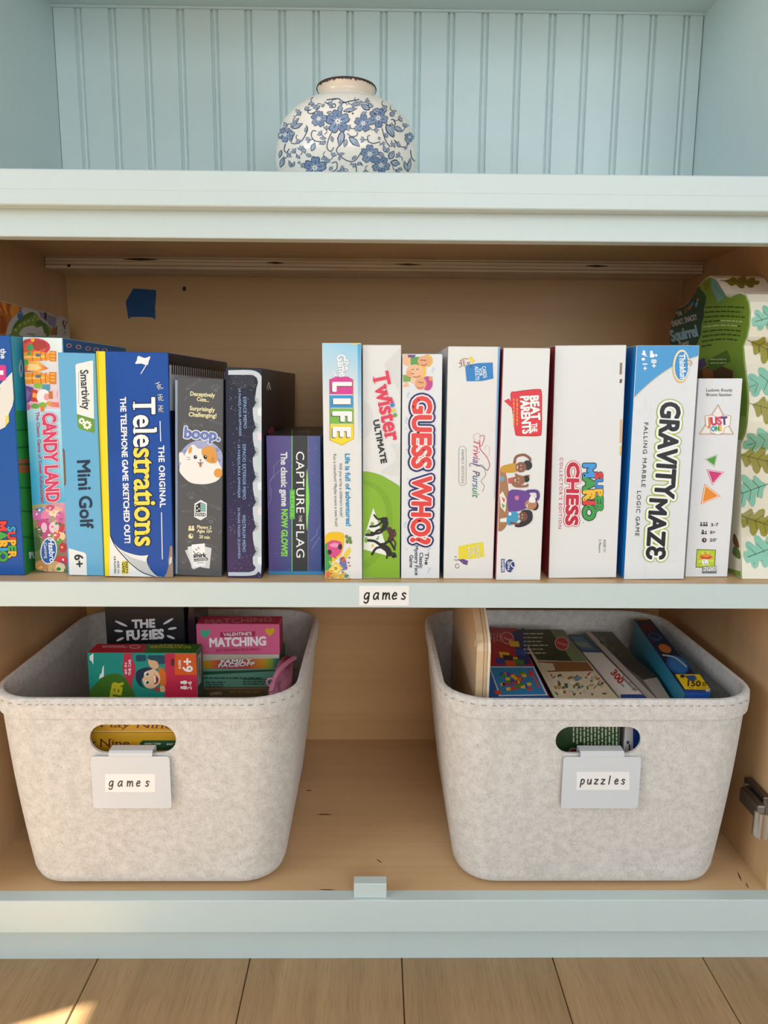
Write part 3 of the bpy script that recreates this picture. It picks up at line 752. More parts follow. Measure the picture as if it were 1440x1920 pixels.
# hanging metal tags with paper labels
def tag(label, cx, zt, word, lx0, lx1, ly, xh, tabx):
    yf = 0.0300
    root = empty('basket_tag', (cx, yf, zt - 0.07), label, 'tag', 'white tags hooked into the basket handles')
    bm = bmesh.new(); rr = 0.004; P = []
    for qx, qz, a0 in ((cx + .0493 - rr, zt - rr, 0), (cx - .0493 + rr, zt - rr, 90), (cx - .0493 + rr, zt - .0705 + rr, 180), (cx + .0493 - rr, zt - .0705 + rr, 270)):
        for i in range(5): a = math.radians(a0 + 22.5 * i); P.append((qx + rr * math.cos(a), qz + rr * math.sin(a)))
    a = [bm.verts.new((p[0], yf - 0.0012, p[1])) for p in P]; b = [bm.verts.new((p[0], yf, p[1])) for p in P]
    bm.faces.new(a); bm.faces.new(list(reversed(b)))
    for i in range(len(P)): bm.faces.new((a[i], b[i], b[(i + 1) % len(P)], a[(i + 1) % len(P)]))
    plate = from_bm('plate', bm, WHITEM, root)
    # hook: strip that rises from the plate, bends back over the handle edge and down inside
    pr = [(yf - 0.0012, zt + 0.0001), (yf - 0.0012, zt + 0.0045), (yf + 0.0016, zt + 0.0068), (yf + 0.0150, zt + 0.0072), (yf + 0.0168, zt + 0.0052), (yf + 0.0168, zt - 0.02)]
    pi = [(y_ + 0.0012 if k < 2 else (y_ if k < 4 else y_ - 0.0012), z_ - (0.0012 if 2 <= k < 4 else 0)) for k, (y_, z_) in enumerate(pr)]
    V = []; F = []
    for s_ in (tabx[0], tabx[1]):
        V += [(s_, y_, z_) for y_, z_ in pr] + [(s_, y_, z_) for y_, z_ in pi]
    n = len(pr)
    for i in range(n - 1):
        F += [(i, i + 1, 2 * n + i + 1, 2 * n + i), (n + i, 3 * n + i, 3 * n + i + 1, n + i + 1), (i, n + i, n + i + 1, i + 1), (2 * n + i, 2 * n + i + 1, 3 * n + i + 1, 3 * n + i)]
    F += [(n - 1, 2 * n - 1, 4 * n - 1, 3 * n - 1)]
    mk('hook', V, F, WHITEM, root)
    face = Flat((cx, yf - 0.0012, zt), (1, 0, 0), (0, 0, 1))
    A = Art(face); A.rect(lx0 - 7, ly - 26, lx1 + 6, ly + 8, 'f0f0ee', 0)
    A.build('paper_label', plate)
    A = Art(face, base=0.00030); handwriting(A, word, lx0, lx1, ly - 3, xh, 2.3, '3a3836', 0)
    A.build('lettering', plate)
    return root
tag('white metal tag reading games in the left basket', -0.3055, E - 0.4585, 'games', 204, 285, 1477, 9.6, (-0.3320, -0.2775))
tag('white metal tag reading puzzles in the right basket', 0.2880, E - 0.4585, 'puzzles', 1088, 1174, 1473, 9.0, (0.2600, 0.3155))

# label stuck on the shelf edge
st = box('shelf_label', -0.0186, 0.0411, 0.0204, 0.0207, E - 0.2590, E - 0.2346, STICK, loc=(0.011, 0.0205, E - 0.2590))
finish(st, 'small white paper label reading games on the shelf edge', 'label')
A = Art(Flat((0, 0.0204, 0), (1, 0, 0), (0, 0, 1)), base=0.00008); handwriting(A, 'games', 682, 765, 1123.5, 11.8, 2.9, '1c1a1a', 0); A.build('lettering', st)

# painter's tape on the back panel
tp = [aty(px, py, YB) for px, py in ((250, 541), (270, 542), (292, 544), (293, 552), (291, 575), (291.5, 599), (285, 595), (263, 594), (245, 594.5), (242, 598), (240.5, 596), (236, 567), (237, 563))]
V = [(p.x, YB - 0.0006, p.z) for p in tp] + [(p.x, YB - 0.0001, p.z) for p in tp]; n = len(tp)
F = [tuple(range(n)), tuple(reversed(range(n, 2 * n)))] + [(i, n + i, n + (i + 1) % n, (i + 1) % n) for i in range(n)]
o = mk('painters_tape', V, F, plain('blue_tape', (0.012, 0.075, 0.22), rough=0.7, bump=0.3, bscale=400), loc=(tp[6].x, YB, tp[6].z)); finish(o, 'torn square of blue painters tape on the plywood back', 'tape')

# ------------------------------------------------------------------ game boxes on the middle shelf
def cardboard(col, rough=0.40): return plain('card_' + col, col, rough=rough)
class GameBox:
    """a carton: front face rises from the shelf, leaning a little; per-face card colours"""
    def __init__(s, label, x0, x1, y, h, depth, lean=0.0, cols=None, cat='game box', name='game_box', group='game boxes in a row on the middle shelf', z0=None, bev=0.0007, part='carton', yaw=0.0):
        z0 = Z_SHELF + 0.0003 if z0 is None else z0
        a = math.radians(lean); w_ = (x1 - x0)
        ca, sa = math.cos(a), math.sin(a)
        u = Vector((ca, 0, -sa)); v = Vector((sa, 0, ca))
        O = Vector((x0, y, z0 + (w_ * sa if a > 0 else 0)))
        if yaw:
            R = Matrix.Rotation(math.radians(yaw), 3, 'Z'); u = R @ u; v = R @ v
        n = v.cross(u).normalized()           # points into the shelf
        s.O, s.u, s.v, s.n, s.w, s.h, s.d = O, u, v, n, w_, h, depth
        s.root = empty(name, (x0 + w_ / 2, y + depth / 2, z0), label, cat, group)
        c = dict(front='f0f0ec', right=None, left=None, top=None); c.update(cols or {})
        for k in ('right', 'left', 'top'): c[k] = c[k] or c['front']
        bm = bmesh.new()
        bm_box(bm, 0, w_, 0, depth, 0, h)
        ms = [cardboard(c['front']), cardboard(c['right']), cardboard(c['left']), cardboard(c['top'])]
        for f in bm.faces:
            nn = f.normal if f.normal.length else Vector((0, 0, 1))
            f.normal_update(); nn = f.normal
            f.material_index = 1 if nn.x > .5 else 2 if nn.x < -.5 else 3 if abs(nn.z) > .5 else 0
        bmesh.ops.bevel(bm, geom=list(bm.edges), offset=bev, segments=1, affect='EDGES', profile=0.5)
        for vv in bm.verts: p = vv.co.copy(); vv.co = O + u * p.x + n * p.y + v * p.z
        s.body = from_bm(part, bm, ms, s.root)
    def piece(s, name, u0, u1, d0, d1, v0, v1, col, parent=None):
        bm = bmesh.new(); bm_box(bm, u0, u1, d0, d1, v0, v1, 0.0004)
        for vv in bm.verts: p = vv.co.copy(); vv.co = s.O + s.u * p.x + s.n * p.y + s.v * p.z
        return from_bm(name, bm, cardboard(col), parent or s.root)
    def front(s): return Flat(s.O, s.u, s.v, s.w, s.h)
    def right(s): return Flat(s.O + s.u * s.w, s.n, s.v, s.d, s.h)
    def left(s): return Flat(s.O, s.n, s.v, s.d, s.h)
    def top(s): return Flat(s.O + s.v * s.h, s.u, s.n, s.w, s.d)
R1, R2, R3, R4 = Zm(0, 540, 4.235), Zm(0, 800, 4.235), Zm(300, 640, 4.174), Zm(590, 620, 4.0)
R5, R6, R7, R8 = Zm(820, 630, 4.086), Zm(1010, 630, 4.084), Zm(1240, 500, 6.4), Zm(1240, 790, 6.0)

# --- 1: blue box at the far left, green pipe side
g = GameBox('royal blue game box with torn white corner, leftmost on the shelf', -0.4770, -0.4290, 0.0495, 0.2866, 0.27, 0.9, dict(front='0b55a5', right='3aa044', top='1560b0'))
f = g.front()
A = Art(f, R1)
A.poly([(115, 668), (127, 760), (132, 880), (100, 935), (70, 1000), (72, 1062), (40, 1105), (0, 1125), (-60, 1130), (-60, 850), (-20, 790), (30, 735), (62, 705)], 'e6e4dc', 0)
A.poly([(45, 1020), (70, 1005), (72, 1062), (42, 1100)], 'e8d860', 1)
A.stroke([(-10, 810), (5, 800)], 6, '9a9a94', 1)
A.build('torn_paper', g.root)
A = Art(f, R1)
A.text('the', (4, 482), (8, 562), 42, 'ffffff', 1, bold=.02)
A.rrect(-40, 612, 48, 735, 14, 'd8398a', 0); A.rect(-40, 655, 28, 690, 'f6f6f6', 1); A.rect(-40, 655, -10, 715, 'f6f6f6', 1)
A.build('title_lettering', g.root)
A = Art(f, R2)
A.text('SUPER', (62, 792), (72, 1045), 58, ['2aa3d8', 'e23b3b', 'f0b62a', '3fa845', 'f0b62a'], 2, bold=.05, outline=((.05, '14233a'),))
A.text('MARIO', (-22, 752), (-8, 1075), 70, ['e23b3b', '3fa845', 'f0b62a', '2aa3d8', '3fa845'], 2, bold=.06, outline=((.05, '14233a'),))
A.build('logo_lettering', g.root)
A = Art(g.right(), lambda x, y: (x, y))
A.poly([(18, 628), (46, 630), (64, 770), (30, 770)], ['52c4dc', '7fd3e6', '3fb6c8', '2fb0cf'], 0)
A.poly([(32, 770), (64, 770), (66, 800), (34, 800)], '2f9a52', 1)
for yy in (805, 838, 870, 915, 960, 1010): A.poly([(30, yy), (70, yy - 2), (70, yy + 1), (30, yy + 3)], '1f6f30', 2)
A.poly([(30, 862), (70, 860), (70, 885), (30, 888)], 'b5663f', 1)
A.poly([(52, 1000), (75, 995), (75, 1080), (46, 1082)], '2c8f3c', 1)
A.stroke([(38.5, 675), (36, 690), (39, 706), (42, 690), (38.5, 675)], 2.6, 'f2f6f6', 2, smooth=True)
A.text('PLAY', (55, 1047), (82, 1043), 11, 'f4f4f0', 3, bold=.05)
A.build('side_print', g.root)

# --- 2: candy coloured box
g = GameBox('candy coloured box with orange castle towers and pink letters', -0.4228, -0.3760, 0.0648, 0.2852, 0.225, 1.05, dict(front='8fd3ea', right='1668a8', top='bfe6f2', left='2a8fc0'))
f = g.front()
A = Art(f, R1)
A.poly([(172, 388), (492, 388), (492, 1000), (200, 1000)], ['bfe3d8', 'e9f6f6', 'f2c6d0', 'e6b0c8'], 0)
A.poly([(200, 960), (500, 960), (500, 1190), (215, 1190)], ['a8dcf0', 'd6f0f8', '7fcbe8', '49b6dc'], 0)
A.ell(270, 470, 130, 72, 'c4374a', 1).ell(262, 480, 105, 52, 'd85a4a', 2)
def tower(y0, y1):
    A.poly([(188, y0 + 10), (300, y0), (360, y0 + 12), (440, y0 + 20), (440, y1 - 12), (360, y1 - 5), (300, y1), (192, y1)], 'ee9a2c', 3)
    A.poly([(190, y0 + 40), (360, y0 + 35), (360, y0 + 52), (190, y0 + 58)], 'fbc766', 4)
    A.poly([(392, y0 - 2), (448, y0 + 2), (446, y1 + 4), (396, y1 + 2)], 'e0852a', 4)
    for k in range(3): A.poly([(404 + 0 * k, y0 + 8 + k * 26), (438, y0 + 10 + k * 26), (438, y0 + 22 + k * 26), (404, y0 + 20 + k * 26)], 'f6b84a', 5)
    for xx in (262, 330, 366): A.stroke([(xx, y0 + 4), (xx - 6, (y0 + y1) / 2), (xx, y1 - 2)], 5, 'b5621c', 5, smooth=True)
    A.rrect(285, y0 + 22, 322, y0 + 46, 8, '4a6f8a', 5)
tower(500, 580); tower(668, 760)
A.poly([(190, 585), (300, 580), (385, 640), (300, 668), (200, 668)], ['f2a03a', 'f8c45a', 'd4502e', 'f6b248', 'c83a2e'], 3)
A.poly([(230, 600), (300, 606), (330, 636), (290, 655), (215, 655)], 'f7d890', 4)
A.poly([(268, 410), (350, 430), (370, 470), (300, 500), (250, 470)], 'a83a30', 4)
for q in ((242, 472, 26, '3aa060'), (262, 412, 16, 'f0a830'), (205, 590, 22, '4aa850'), (235, 520, 16, '58a648')): A.ell(q[0], q[1], q[2], q[2], q[3], 5, n=14)
A.poly([(198, 775), (265, 790), (270, 880), (205, 920)], '6d4a94', 3); A.poly([(210, 800), (245, 830), (215, 900)], '8a68ae', 4)
A.poly([(255, 800), (300, 815), (300, 905), (250, 900)], 'd03a34', 4); A.poly([(262, 830), (290, 836), (288, 872), (260, 868)], 'f0b048', 5)
A.poly([(335, 765), (398, 765), (398, 820), (335, 815)], '4f9ab0', 4); A.ell(305, 775, 36, 22, '8fbb3e', 4)
A.ell(345, 862, 54, 58, 'f3efec', 4); A.ell(372, 865, 22, 28, 'e8a0a8', 5)
for k in range(9): A.stroke([(380, 900), (360 + 12 * k, 940 - 4 * abs(k - 4))], 5, 'd8a838', 5)
A.ell(280, 938, 34, 20, '63a844', 5); A.ell(340, 930, 30, 24, '86b63c', 5); A.poly([(325, 935), (352, 945), (350, 985), (325, 980)], 'e2803a', 6); A.poly([(400, 905), (465, 910), (468, 945), (410, 942)], 'e87a6a', 5)
A.poly([(395, 810), (455, 818), (455, 870), (400, 862)], 'f0c8cc', 4); A.rect(388, 820, 420, 880, 'c87830', 5); A.ell(222, 945, 20, 26, 'b85a92', 4)
A.build('castle_picture', g.root, 'orange castle picture')
A = Art(f, R1)
A.zm = R2
A.poly([(190, -40), (510, -40), (520, 330), (225, 330)], ['6cc6e6', 'c6ebf6', '9adcf0', '2fa9d6'], 0)
A.poly([(225, 330), (520, 330), (530, 630), (255, 630)], ['2fa9d6', '9adcf0', '57bfe2', '1d9ccd'], 0)
A.build('sky_print', g.root)
A = Art(f, lambda x, y: (x, y))
A.text('CANDY LAND', (80.0, 775), (87.5, 941.5), 24, 'd8406a', 5, bold=.03, outline=((.075, 'b8304a'), (.05, 'fbeef0'), (.012, 'c03460')))
A.text('The Classic Game of Sweet Adventures!', (67.6, 772), (77.0, 943), 5.8, 'b02a50', 3, bold=.02)
A.build('title_lettering', g.root)
A = Art(f, R2)
A.poly([(255, 620), (520, 600), (540, 1165), (280, 1160)], ['8a9a5a', 'e8a0b8', '8a6a4a', '3c6a3c'], 0)
for (x_, y_, rx, ry, c) in ((300, 700, 46, 50, 'c86ab8'), (330, 660, 40, 24, '5a94d0'), (360, 720, 34, 60, 'e486b0'), (345, 810, 60, 80, 'c84a8a'), (350, 800, 24, 40, 'f0c0d8'), (430, 660, 70, 28, 'f0b0a0'), (440, 690, 52, 26, 'f8e0d0'),
                            (478, 720, 34, 50, 'd86ea4'), (470, 800, 44, 40, 'd0404a'), (430, 800, 40, 46, 'e8d0d8'), (480, 870, 40, 36, 'f3d9a0'), (300, 850, 40, 60, '3f6f46'), (290, 930, 36, 60, '2f5f3a'), (460, 920, 44, 36, '6a9a4a'), (500, 960, 34, 40, 'c8344a'),
                            (490, 1060, 48, 34, 'e43a50'), (410, 1110, 90, 46, 'd8b078'), (330, 1100, 56, 40, 'c89058'), (480, 1120, 40, 40, 'e8d8b0'), (465, 1130, 20, 14, '2f8a3c'), (450, 860, 30, 30, 'e05a6a'), (400, 640, 36, 20, 'd0507a')):
    A.ell(x_, y_, rx, ry, c, 1, n=16)
rnd = random.Random(11)
for k in range(60):
    A.ell(rnd.uniform(280, 520), rnd.uniform(640, 1140), rnd.uniform(5, 14), rnd.uniform(5, 14), rnd.choice(['f4d0dc', 'd03a5a', '4a8a4a', 'f2c060', 'b0508a', 'f6efe6', '7a5a8a']), 2, n=8)
A.build('candy_picture', g.root)
A = Art(f, R2)
A.ell(388, 985, 66, 108, 'f4f6f8', 3, rot=6).ell(388, 985, 58, 99, '1f5fae', 4, rot=6)
A.text('Hasbro', (384, 892), (398, 1078), 42, 'ffffff', 5, bold=.02, shear=.2); A.text('Gaming', (348, 920), (360, 1045), 24, 'ffffff', 5)
A.build('logo_oval', g.root)
A = Art(g.right(), lambda x, y: (x, y))
for (x_, y_) in ((129, 648), (147, 650.5), (165, 653.5), (180, 655.5), (196, 657)): A.ell(x_, y_, 5.5, 4.2, 'c9c2cc', 0, n=12).ell(x_, y_, 3.2, 2.6, '8a3a50', 1, n=10)
A.build('side_icon', g.root)

# --- 3: light blue box
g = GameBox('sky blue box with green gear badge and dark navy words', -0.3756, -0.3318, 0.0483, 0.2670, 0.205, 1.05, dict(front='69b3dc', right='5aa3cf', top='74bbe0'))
f = g.front()
A = Art(f, R1)
A.poly([(600, 612), (612, 602), (735, 575), (740, 580), (748, 1040), (612, 1000)], 'eef2ee', 1)
A.poly([(611, 1001), (749, 1042), (751, 1146), (742, 1150), (632, 1118), (620, 1105)], '6f9f36', 1)
for cx, cy, r_ in ((650, 1056, 20), (694, 1088, 28)):
    for k in range(8):
        a = math.pi * k / 4; A.ell(cx + r_ * math.cos(a), cy + r_ * math.sin(a), r_ * .32, r_ * .32, 'f2f5ee', 2, n=8)
    A.ell(cx, cy, r_, r_, 'f2f5ee', 2).ell(cx, cy, r_ * .45, r_ * .45, '6f9f36', 3)
A.text('Smartivity', (638, 652), (658, 968), 62, '3d434a', 3, bold=.022)
A.lines(618, 668, 634, 930, 1, 4, 'a0a6a6', 3, vertical=True)
A.build('maker_badge', g.root)
A = Art(f, R2)
A.text('Mini Golf', (614, 268), (642, 812), 98, '17344e', 1, bold=.028)
A.build('title_lettering', g.root)
A = Art(f, R2)
A.poly([(545, 965), (672, 1000), (686, 1018), (692, 1188), (552, 1184)], 'f0f3f0', 1); A.text('6+', (592, 1016), (600, 1118), 66, '1f2d38', 2, bold=.03)
A.build('age_badge', g.root)
A = Art(f, R2)
A.poly([(486, 176), (500, 170), (514, 190), (524, 440), (522, 462), (510, 470), (500, 455)], '6e5a48', 1).poly([(494, 190), (502, 188), (514, 450), (507, 455)], '9a836a', 2)
A.build('thumb_notch', g.root)
A = Art(f, R1); A.stroke([(466, 512), (620, 514), (752, 522)], 3, '4c92bd', 1); A.build('flap_crease', g.root)

# --- 4: royal blue sketch party game with yellow strip
g = GameBox('royal blue box with yellow spine strip and white and yellow title', -0.3285, -0.2452, 0.0416, 0.2680, 0.345, 1.0, dict(front='0d4da4', right='1d2142', top='ececec', left='e8cf1c'))
f = g.front()
A = Art(f, lambda x, y: (x, y))
A.poly([(180, 655), (197, 655), (208.5, 1088), (190, 1088)], 'f2df23', 0)
A.poly([(180, 655), (184.5, 655), (196.5, 1088), (190, 1088)], 'd6bf1a', 1)
A.build('spine_strip', g.root)
A = Art(f, R1)
for iy in range(46):
    for ix in range(22):
        x_, y_ = 868 + ix * 21 + (iy % 2) * 10, 560 + iy * 17
        t = min(1, max(0, (x_ - 842) / (30 + 0.42 * (y_ - 540)) if y_ > 540 else 9))
        k = 1 - t
        if k > 0.12 and y_ < 1320: A.ell(x_, y_, 8.4 * k ** .6, 7.2 * k ** .6, '0d4796', 0, n=6)
A.zm = R2
for iy in range(40):
    for ix in range(10):
        x_, y_ = 890 + ix * 20 + (iy % 2) * 10, 330 + iy * 17
        k = 1 - abs(y_ - 640) / 330 - (x_ - 865) / 260
        if k > 0.1 and y_ < 830: A.ell(x_, y_, 8 * k ** .6, 7 * k ** .6, '0d4796', 0, n=6)
A.build('halftone_print', g.root)
A = Art(f, lambda x, y: (x, y))
wy = ['fbfbf6'] * 4 + ['fae357'] * 9
A.text('Telestrations', (250.2, 745), (254.0, 1024), 40, wy, 4, bold=.02, serif=True, shadow=(-2.0, 1.6, '0a2450'), outline=((.03, '0a2450'),))
A.build('title_lettering', g.root)
A = Art(f, lambda x, y: (x, y))
A.text('THE TELEPHONE GAME SKETCHED OUT!', (225.6, 744.5), (234.2, 1018.5), 10.2, 'f6f8fb', 2, bold=.035)
A.text('THE ORIGINAL', (297.2, 835.5), (300.4, 951.5), 10.4, 'f6f8fb', 2, bold=.03, space=1.1)
A.stroke([(300.3, 790), (301.5, 827)], 1.8, 'e6eef8', 2).stroke([(303, 961), (304.6, 1048)], 1.8, 'e6eef8', 2)
A.zm = R1
for (x_, y_, d_) in ((1250, 762, .72), (1268, 850, .3), (1275, 935, .1)):
    A.text('Ha!', (x_ - 18, y_ - 2), (x_ - 18 + 46 * d_, y_ + 52), 40, 'f4efc0', 2, shear=.2)
A.build('tagline_lettering', g.root)
A = Art(f, R1)
A.poly(spline([(1098, 540), (1150, 556), (1194, 543), (1182, 580), (1170, 612), (1120, 600), (1075, 602), (1088, 572)], True, 3), 'f4f6f8', 1)
A.stroke([(1168, 600), (1120, 680)], 7, 'f4f6f8', 1)
A.build('white_flag_print', g.root)
A = Art(f, R2)
A.poly(spline([(872, 848), (905, 920), (960, 975), (1040, 1008), (1120, 1024), (1182, 1018)], False, 4) + spline([(1168, 1050), (1176, 1090), (1205, 1140), (1250, 1180), (1300, 1203)], False, 4) + [(1300, 1215), (872, 1215)], 'eef0ee', 1)
A.poly(spline([(960, 985), (1010, 1040), (1060, 1095), (1130, 1150), (1240, 1195)], False, 4) + [(1290, 1203)] + spline([(1250, 1180), (1205, 1140), (1170, 1080), (1110, 1060), (1040, 1035)], False, 4), 'c6ccd0', 2)
A.stroke([(876, 862), (915, 945), (980, 1025), (1060, 1105), (1150, 1165), (1290, 1205)], 7, '16294a', 3, smooth=True)
A.stroke([(1182, 1018), (1168, 1060), (1190, 1120), (1240, 1175), (1296, 1203)], 5, '16294a', 3, smooth=True)
A.rrect(968, 1066, 1020, 1168, 8, 'e9d644', 4); A.text('PARTY', (996, 1072), (996, 1164), 20, '3a3a2a', 5, bold=.03); A.text('GAME', (972, 1076), (972, 1160), 20, '3a3a2a', 5, bold=.03)
A.text('AGES 12+', (932, 1064), (934, 1166), 15, '3a4048', 4, bold=.02); A.text('4-8 PLAYERS', (905, 1026), (908, 1166), 15, '3a4048', 4, bold=.02)
A.build('page_curl_print', g.root)
A = Art(f, R2)
A.poly([(1352, 945), (1376, 950), (1384, 1060), (1386, 1210), (1300, 1212), (1322, 1165), (1340, 1110), (1336, 1060), (1346, 1000)], 'a08a72', 4)
A.poly([(1350, 1040), (1366, 1030), (1362, 1080), (1342, 1096)], 'd8dce0', 5).poly([(1150, 1190), (1220, 1188), (1296, 1200), (1300, 1214), (1160, 1214)], 'a89580', 5)
A.build('worn_corner', g.root)
A = Art(g.right(), lambda x, y: (x, y))
A.poly([(317, 664), (424, 682), (424, 760), (317, 760)], ['14182e', '241a1e', '241a1e', '1a1c30'], 0)
A.poly([(317, 684), (424, 698), (424, 770), (317, 770)], ['d8d8dc', 'a8a4a8', '8a8488', 'c0c0c4'], 1)
for k in range(24):
    x_ = 322.5 + k * 4.15; A.stroke([(x_, 676 + k * .72), (x_, 701 + k * 0.36)], 2.5, '14131a', 2)
A.build('comb_print', g.root)

# --- 5: dark grey cat game
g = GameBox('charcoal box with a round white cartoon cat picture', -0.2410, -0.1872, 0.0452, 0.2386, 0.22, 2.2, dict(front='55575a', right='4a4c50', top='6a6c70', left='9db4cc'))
t_ = g.O.copy()
f = g.front()
A = Art(f, R3)
def paw(cx, cy, r_, c):
    A.ell(cx, cy + r_ * .3, r_ * .55, r_ * .45, c, 0, n=12)
    for k in range(4): a = math.radians(-160 + 47 * k); A.ell(cx + r_ * .85 * math.cos(a), cy + r_ * .75 * math.sin(a), r_ * .2, r_ * .26, c, 0, n=8)
def fish(x0, y0, x1, y1, c):
    dx, dy = (x1 - x0), (y1 - y0); A.stroke([(x0, y0), (x1, y1)], 5, c, 0)
    for k in range(1, 5):
        t = k / 5.5; A.stroke([(x0 + dx * t - dy * .16, y0 + dy * t + dx * .16), (x0 + dx * t + dy * .16, y0 + dy * t - dx * .16)], 4, c, 0)
    A.poly([(x1, y1), (x1 + dx * .2 - dy * .18, y1 + dy * .2 + dx * .18), (x1 + dx * .2 + dy * .18, y1 + dy * .2 - dx * .18)], c, 0)
    A.ell(x0, y0, math.hypot(dx, dy) * .14, math.hypot(dx, dy) * .12, c, 0, n=10)
pc = '686a72'
for q in ((435, 370, 36), (245, 1210, 36), (400, 1400, 36), (415, 1690, 34), (185, 1720, 26), (230, 1560, 30)): paw(*q, pc)
for q in ((215, 370, 300, 310), (195, 650, 310, 655), (400, 620, 500, 650), (370, 1150, 330, 1130), (460, 1310, 370, 1270), (180, 1330, 260, 1325), (360, 1590, 430, 1610), (195, 460, 210, 430), (165, 1140, 205, 1125), (460, 1500, 490, 1470)): fish(*q, pc)
A.build('paw_pattern', g.root)
A = Art(f, R3)
cr = 'ece6b4'
A.text('Deceptively', (236, 424), (430, 438), 32, cr, 1, bold=.03); A.text('Cute...', (288, 466), (384, 474), 30, cr, 1, bold=.03)
A.text('Surprisingly', (232, 538), (430, 552), 32, cr, 1, bold=.03); A.text('Challenging!', (224, 586), (442, 598), 32, cr, 1, bold=.03)
A.build('tagline_lettering', g.root)
A = Art(f, R3)
A.ell(325, 945, 178, 172, 'a9afd2', 1, n=40)
for q in ((200, 860, 20), (440, 850, 26), (460, 930, 18), (190, 950, 16)): A.ell(q[0], q[1], q[2], q[2] * .7, '8d95c4', 2, n=10)
A.poly(spline([(190, 900), (225, 835), (262, 808), (300, 838), (350, 838), (395, 818), (432, 845), (452, 930), (490, 1020), (455, 1085), (390, 1112), (320, 1118), (240, 1105), (180, 1055), (152, 1000)], True, 4), 'f3f1ec', 3)
A.poly(spline([(330, 842), (395, 820), (430, 845), (450, 930), (425, 955), (375, 945), (335, 900)], True, 4), 'e0a04c', 4)
A.poly(spline([(228, 838), (246, 822), (250, 860), (232, 880), (222, 865)], True, 4), 'e0a04c', 4)
A.ell(458, 1030, 36, 36, 'e0a04c', 4, n=14)
A.poly(spline([(152, 870), (185, 880), (190, 930), (165, 950), (152, 930)], True, 3), 'f3f1ec', 3)
for ex in (278, 356): A.ell(ex, 905, 14, 16, '2a2a2c', 5, n=14).ell(ex + 4, 899, 4, 5, 'ffffff', 6, n=8)
A.poly([(308, 925), (328, 925), (318, 937)], '6a4038', 5)
A.stroke([(296, 945), (306, 955), (318, 944), (330, 955), (340, 945)], 4, '3a3434', 5, smooth=True); A.ell(318, 966, 11, 18, 'c8706a', 5, n=12)
for s_ in ((235, 910, 212, 905), (238, 922, 214, 926), (402, 920, 425, 915), (402, 932, 428, 938)): A.stroke([s_[:2], s_[2:]], 3, '4a4646', 5)
A.build('cat_picture', g.root, 'plain cartoon cat picture')
A = Art(f, R3)
A.text('boop.', (186, 752), (470, 775), 82, '6f83c0', 6, bold=.05, outline=((.055, 'f2f4f8'),), lower=False)
A.build('title_lettering', g.root)
A = Art(f, R3)
A.poly([(270, 1270), (320, 1240), (368, 1268), (366, 1372), (318, 1400), (268, 1374)], 'e9eeee', 1)
A.poly([(280, 1280), (318, 1258), (318, 1335), (280, 1338)], '26292c', 2); A.poly([(320, 1258), (358, 1276), (358, 1335), (320, 1335)], '6aa7a0', 2)
for q in ((292, 1290), (306, 1310), (292, 1322)): A.ell(q[0], q[1], 6, 7, 'f0f4f4', 3, n=8)
for k in range(4): A.stroke([(320, 1275 + 18 * k), (358, 1288 + 15 * k)], 3, 'dbeceb', 3)
A.text('DIZED', (276, 1366), (358, 1368), 24, '26292c', 2, bold=.03)
A.build('publisher_badge', g.root)
A = Art(f, R3)
for cx in (234, 258): A.ell(cx, 1452, 10, 10, cr, 1, n=10); A.rrect(cx - 12, 1462, cx + 12, 1482, 6, cr, 1)
A.ell(242, 1524, 20, 20, cr, 1, n=16).poly([(242, 1524), (242, 1504), (262, 1524)], '55575a', 2)
A.text('Players 2', (290, 1462), (402, 1470), 24, cr, 1, bold=.03); A.text('Ages 10+', (290, 1494), (408, 1500), 24, cr, 1, bold=.03); A.text('20 min', (306, 1540), (390, 1546), 24, cr, 1, bold=.03)
A.build('player_icons', g.root)
A = Art(f, R3)
for k, (q, c) in enumerate((([(196, 1638), (250, 1612), (320, 1762), (262, 1786)], 'cfd4d6'), ([(340, 1602), (404, 1618), (388, 1778), (320, 1768)], 'd8dcde'), ([(216, 1608), (300, 1590), (330, 1760), (250, 1778)], 'e2e6e8'), ([(248, 1590), (352, 1580), (356, 1756), (262, 1766)], 'f4f6f6'))):
    A.poly(q, c, k + 1)
A.stroke([(262, 1640), (280, 1662), (305, 1650)], 5, '33373a', 6, smooth=True); A.stroke([(280, 1625), (290, 1632)], 5, '33373a', 6); A.stroke([(300, 1610), (306, 1622)], 5, '33373a', 6)
A.text('smirk', (262, 1692), (362, 1688), 34, '222628', 6, bold=.04); A.poly([(264, 1702), (372, 1692), (374, 1712), (266, 1724)], '222628', 6); A.text('LAUGHTER', (268, 1720), (370, 1710), 14, 'f0f0f0', 7, bold=.02); A.text('GAMES', (290, 1738), (345, 1734), 9, '55595c', 6)
A.build('publisher_cards', g.root)
# pale blue tray edge showing beside the lid
g.piece('tray', -0.0040, -0.0002, 0.004, 0.215, 0.0, 0.2350, 'a9bfd6')

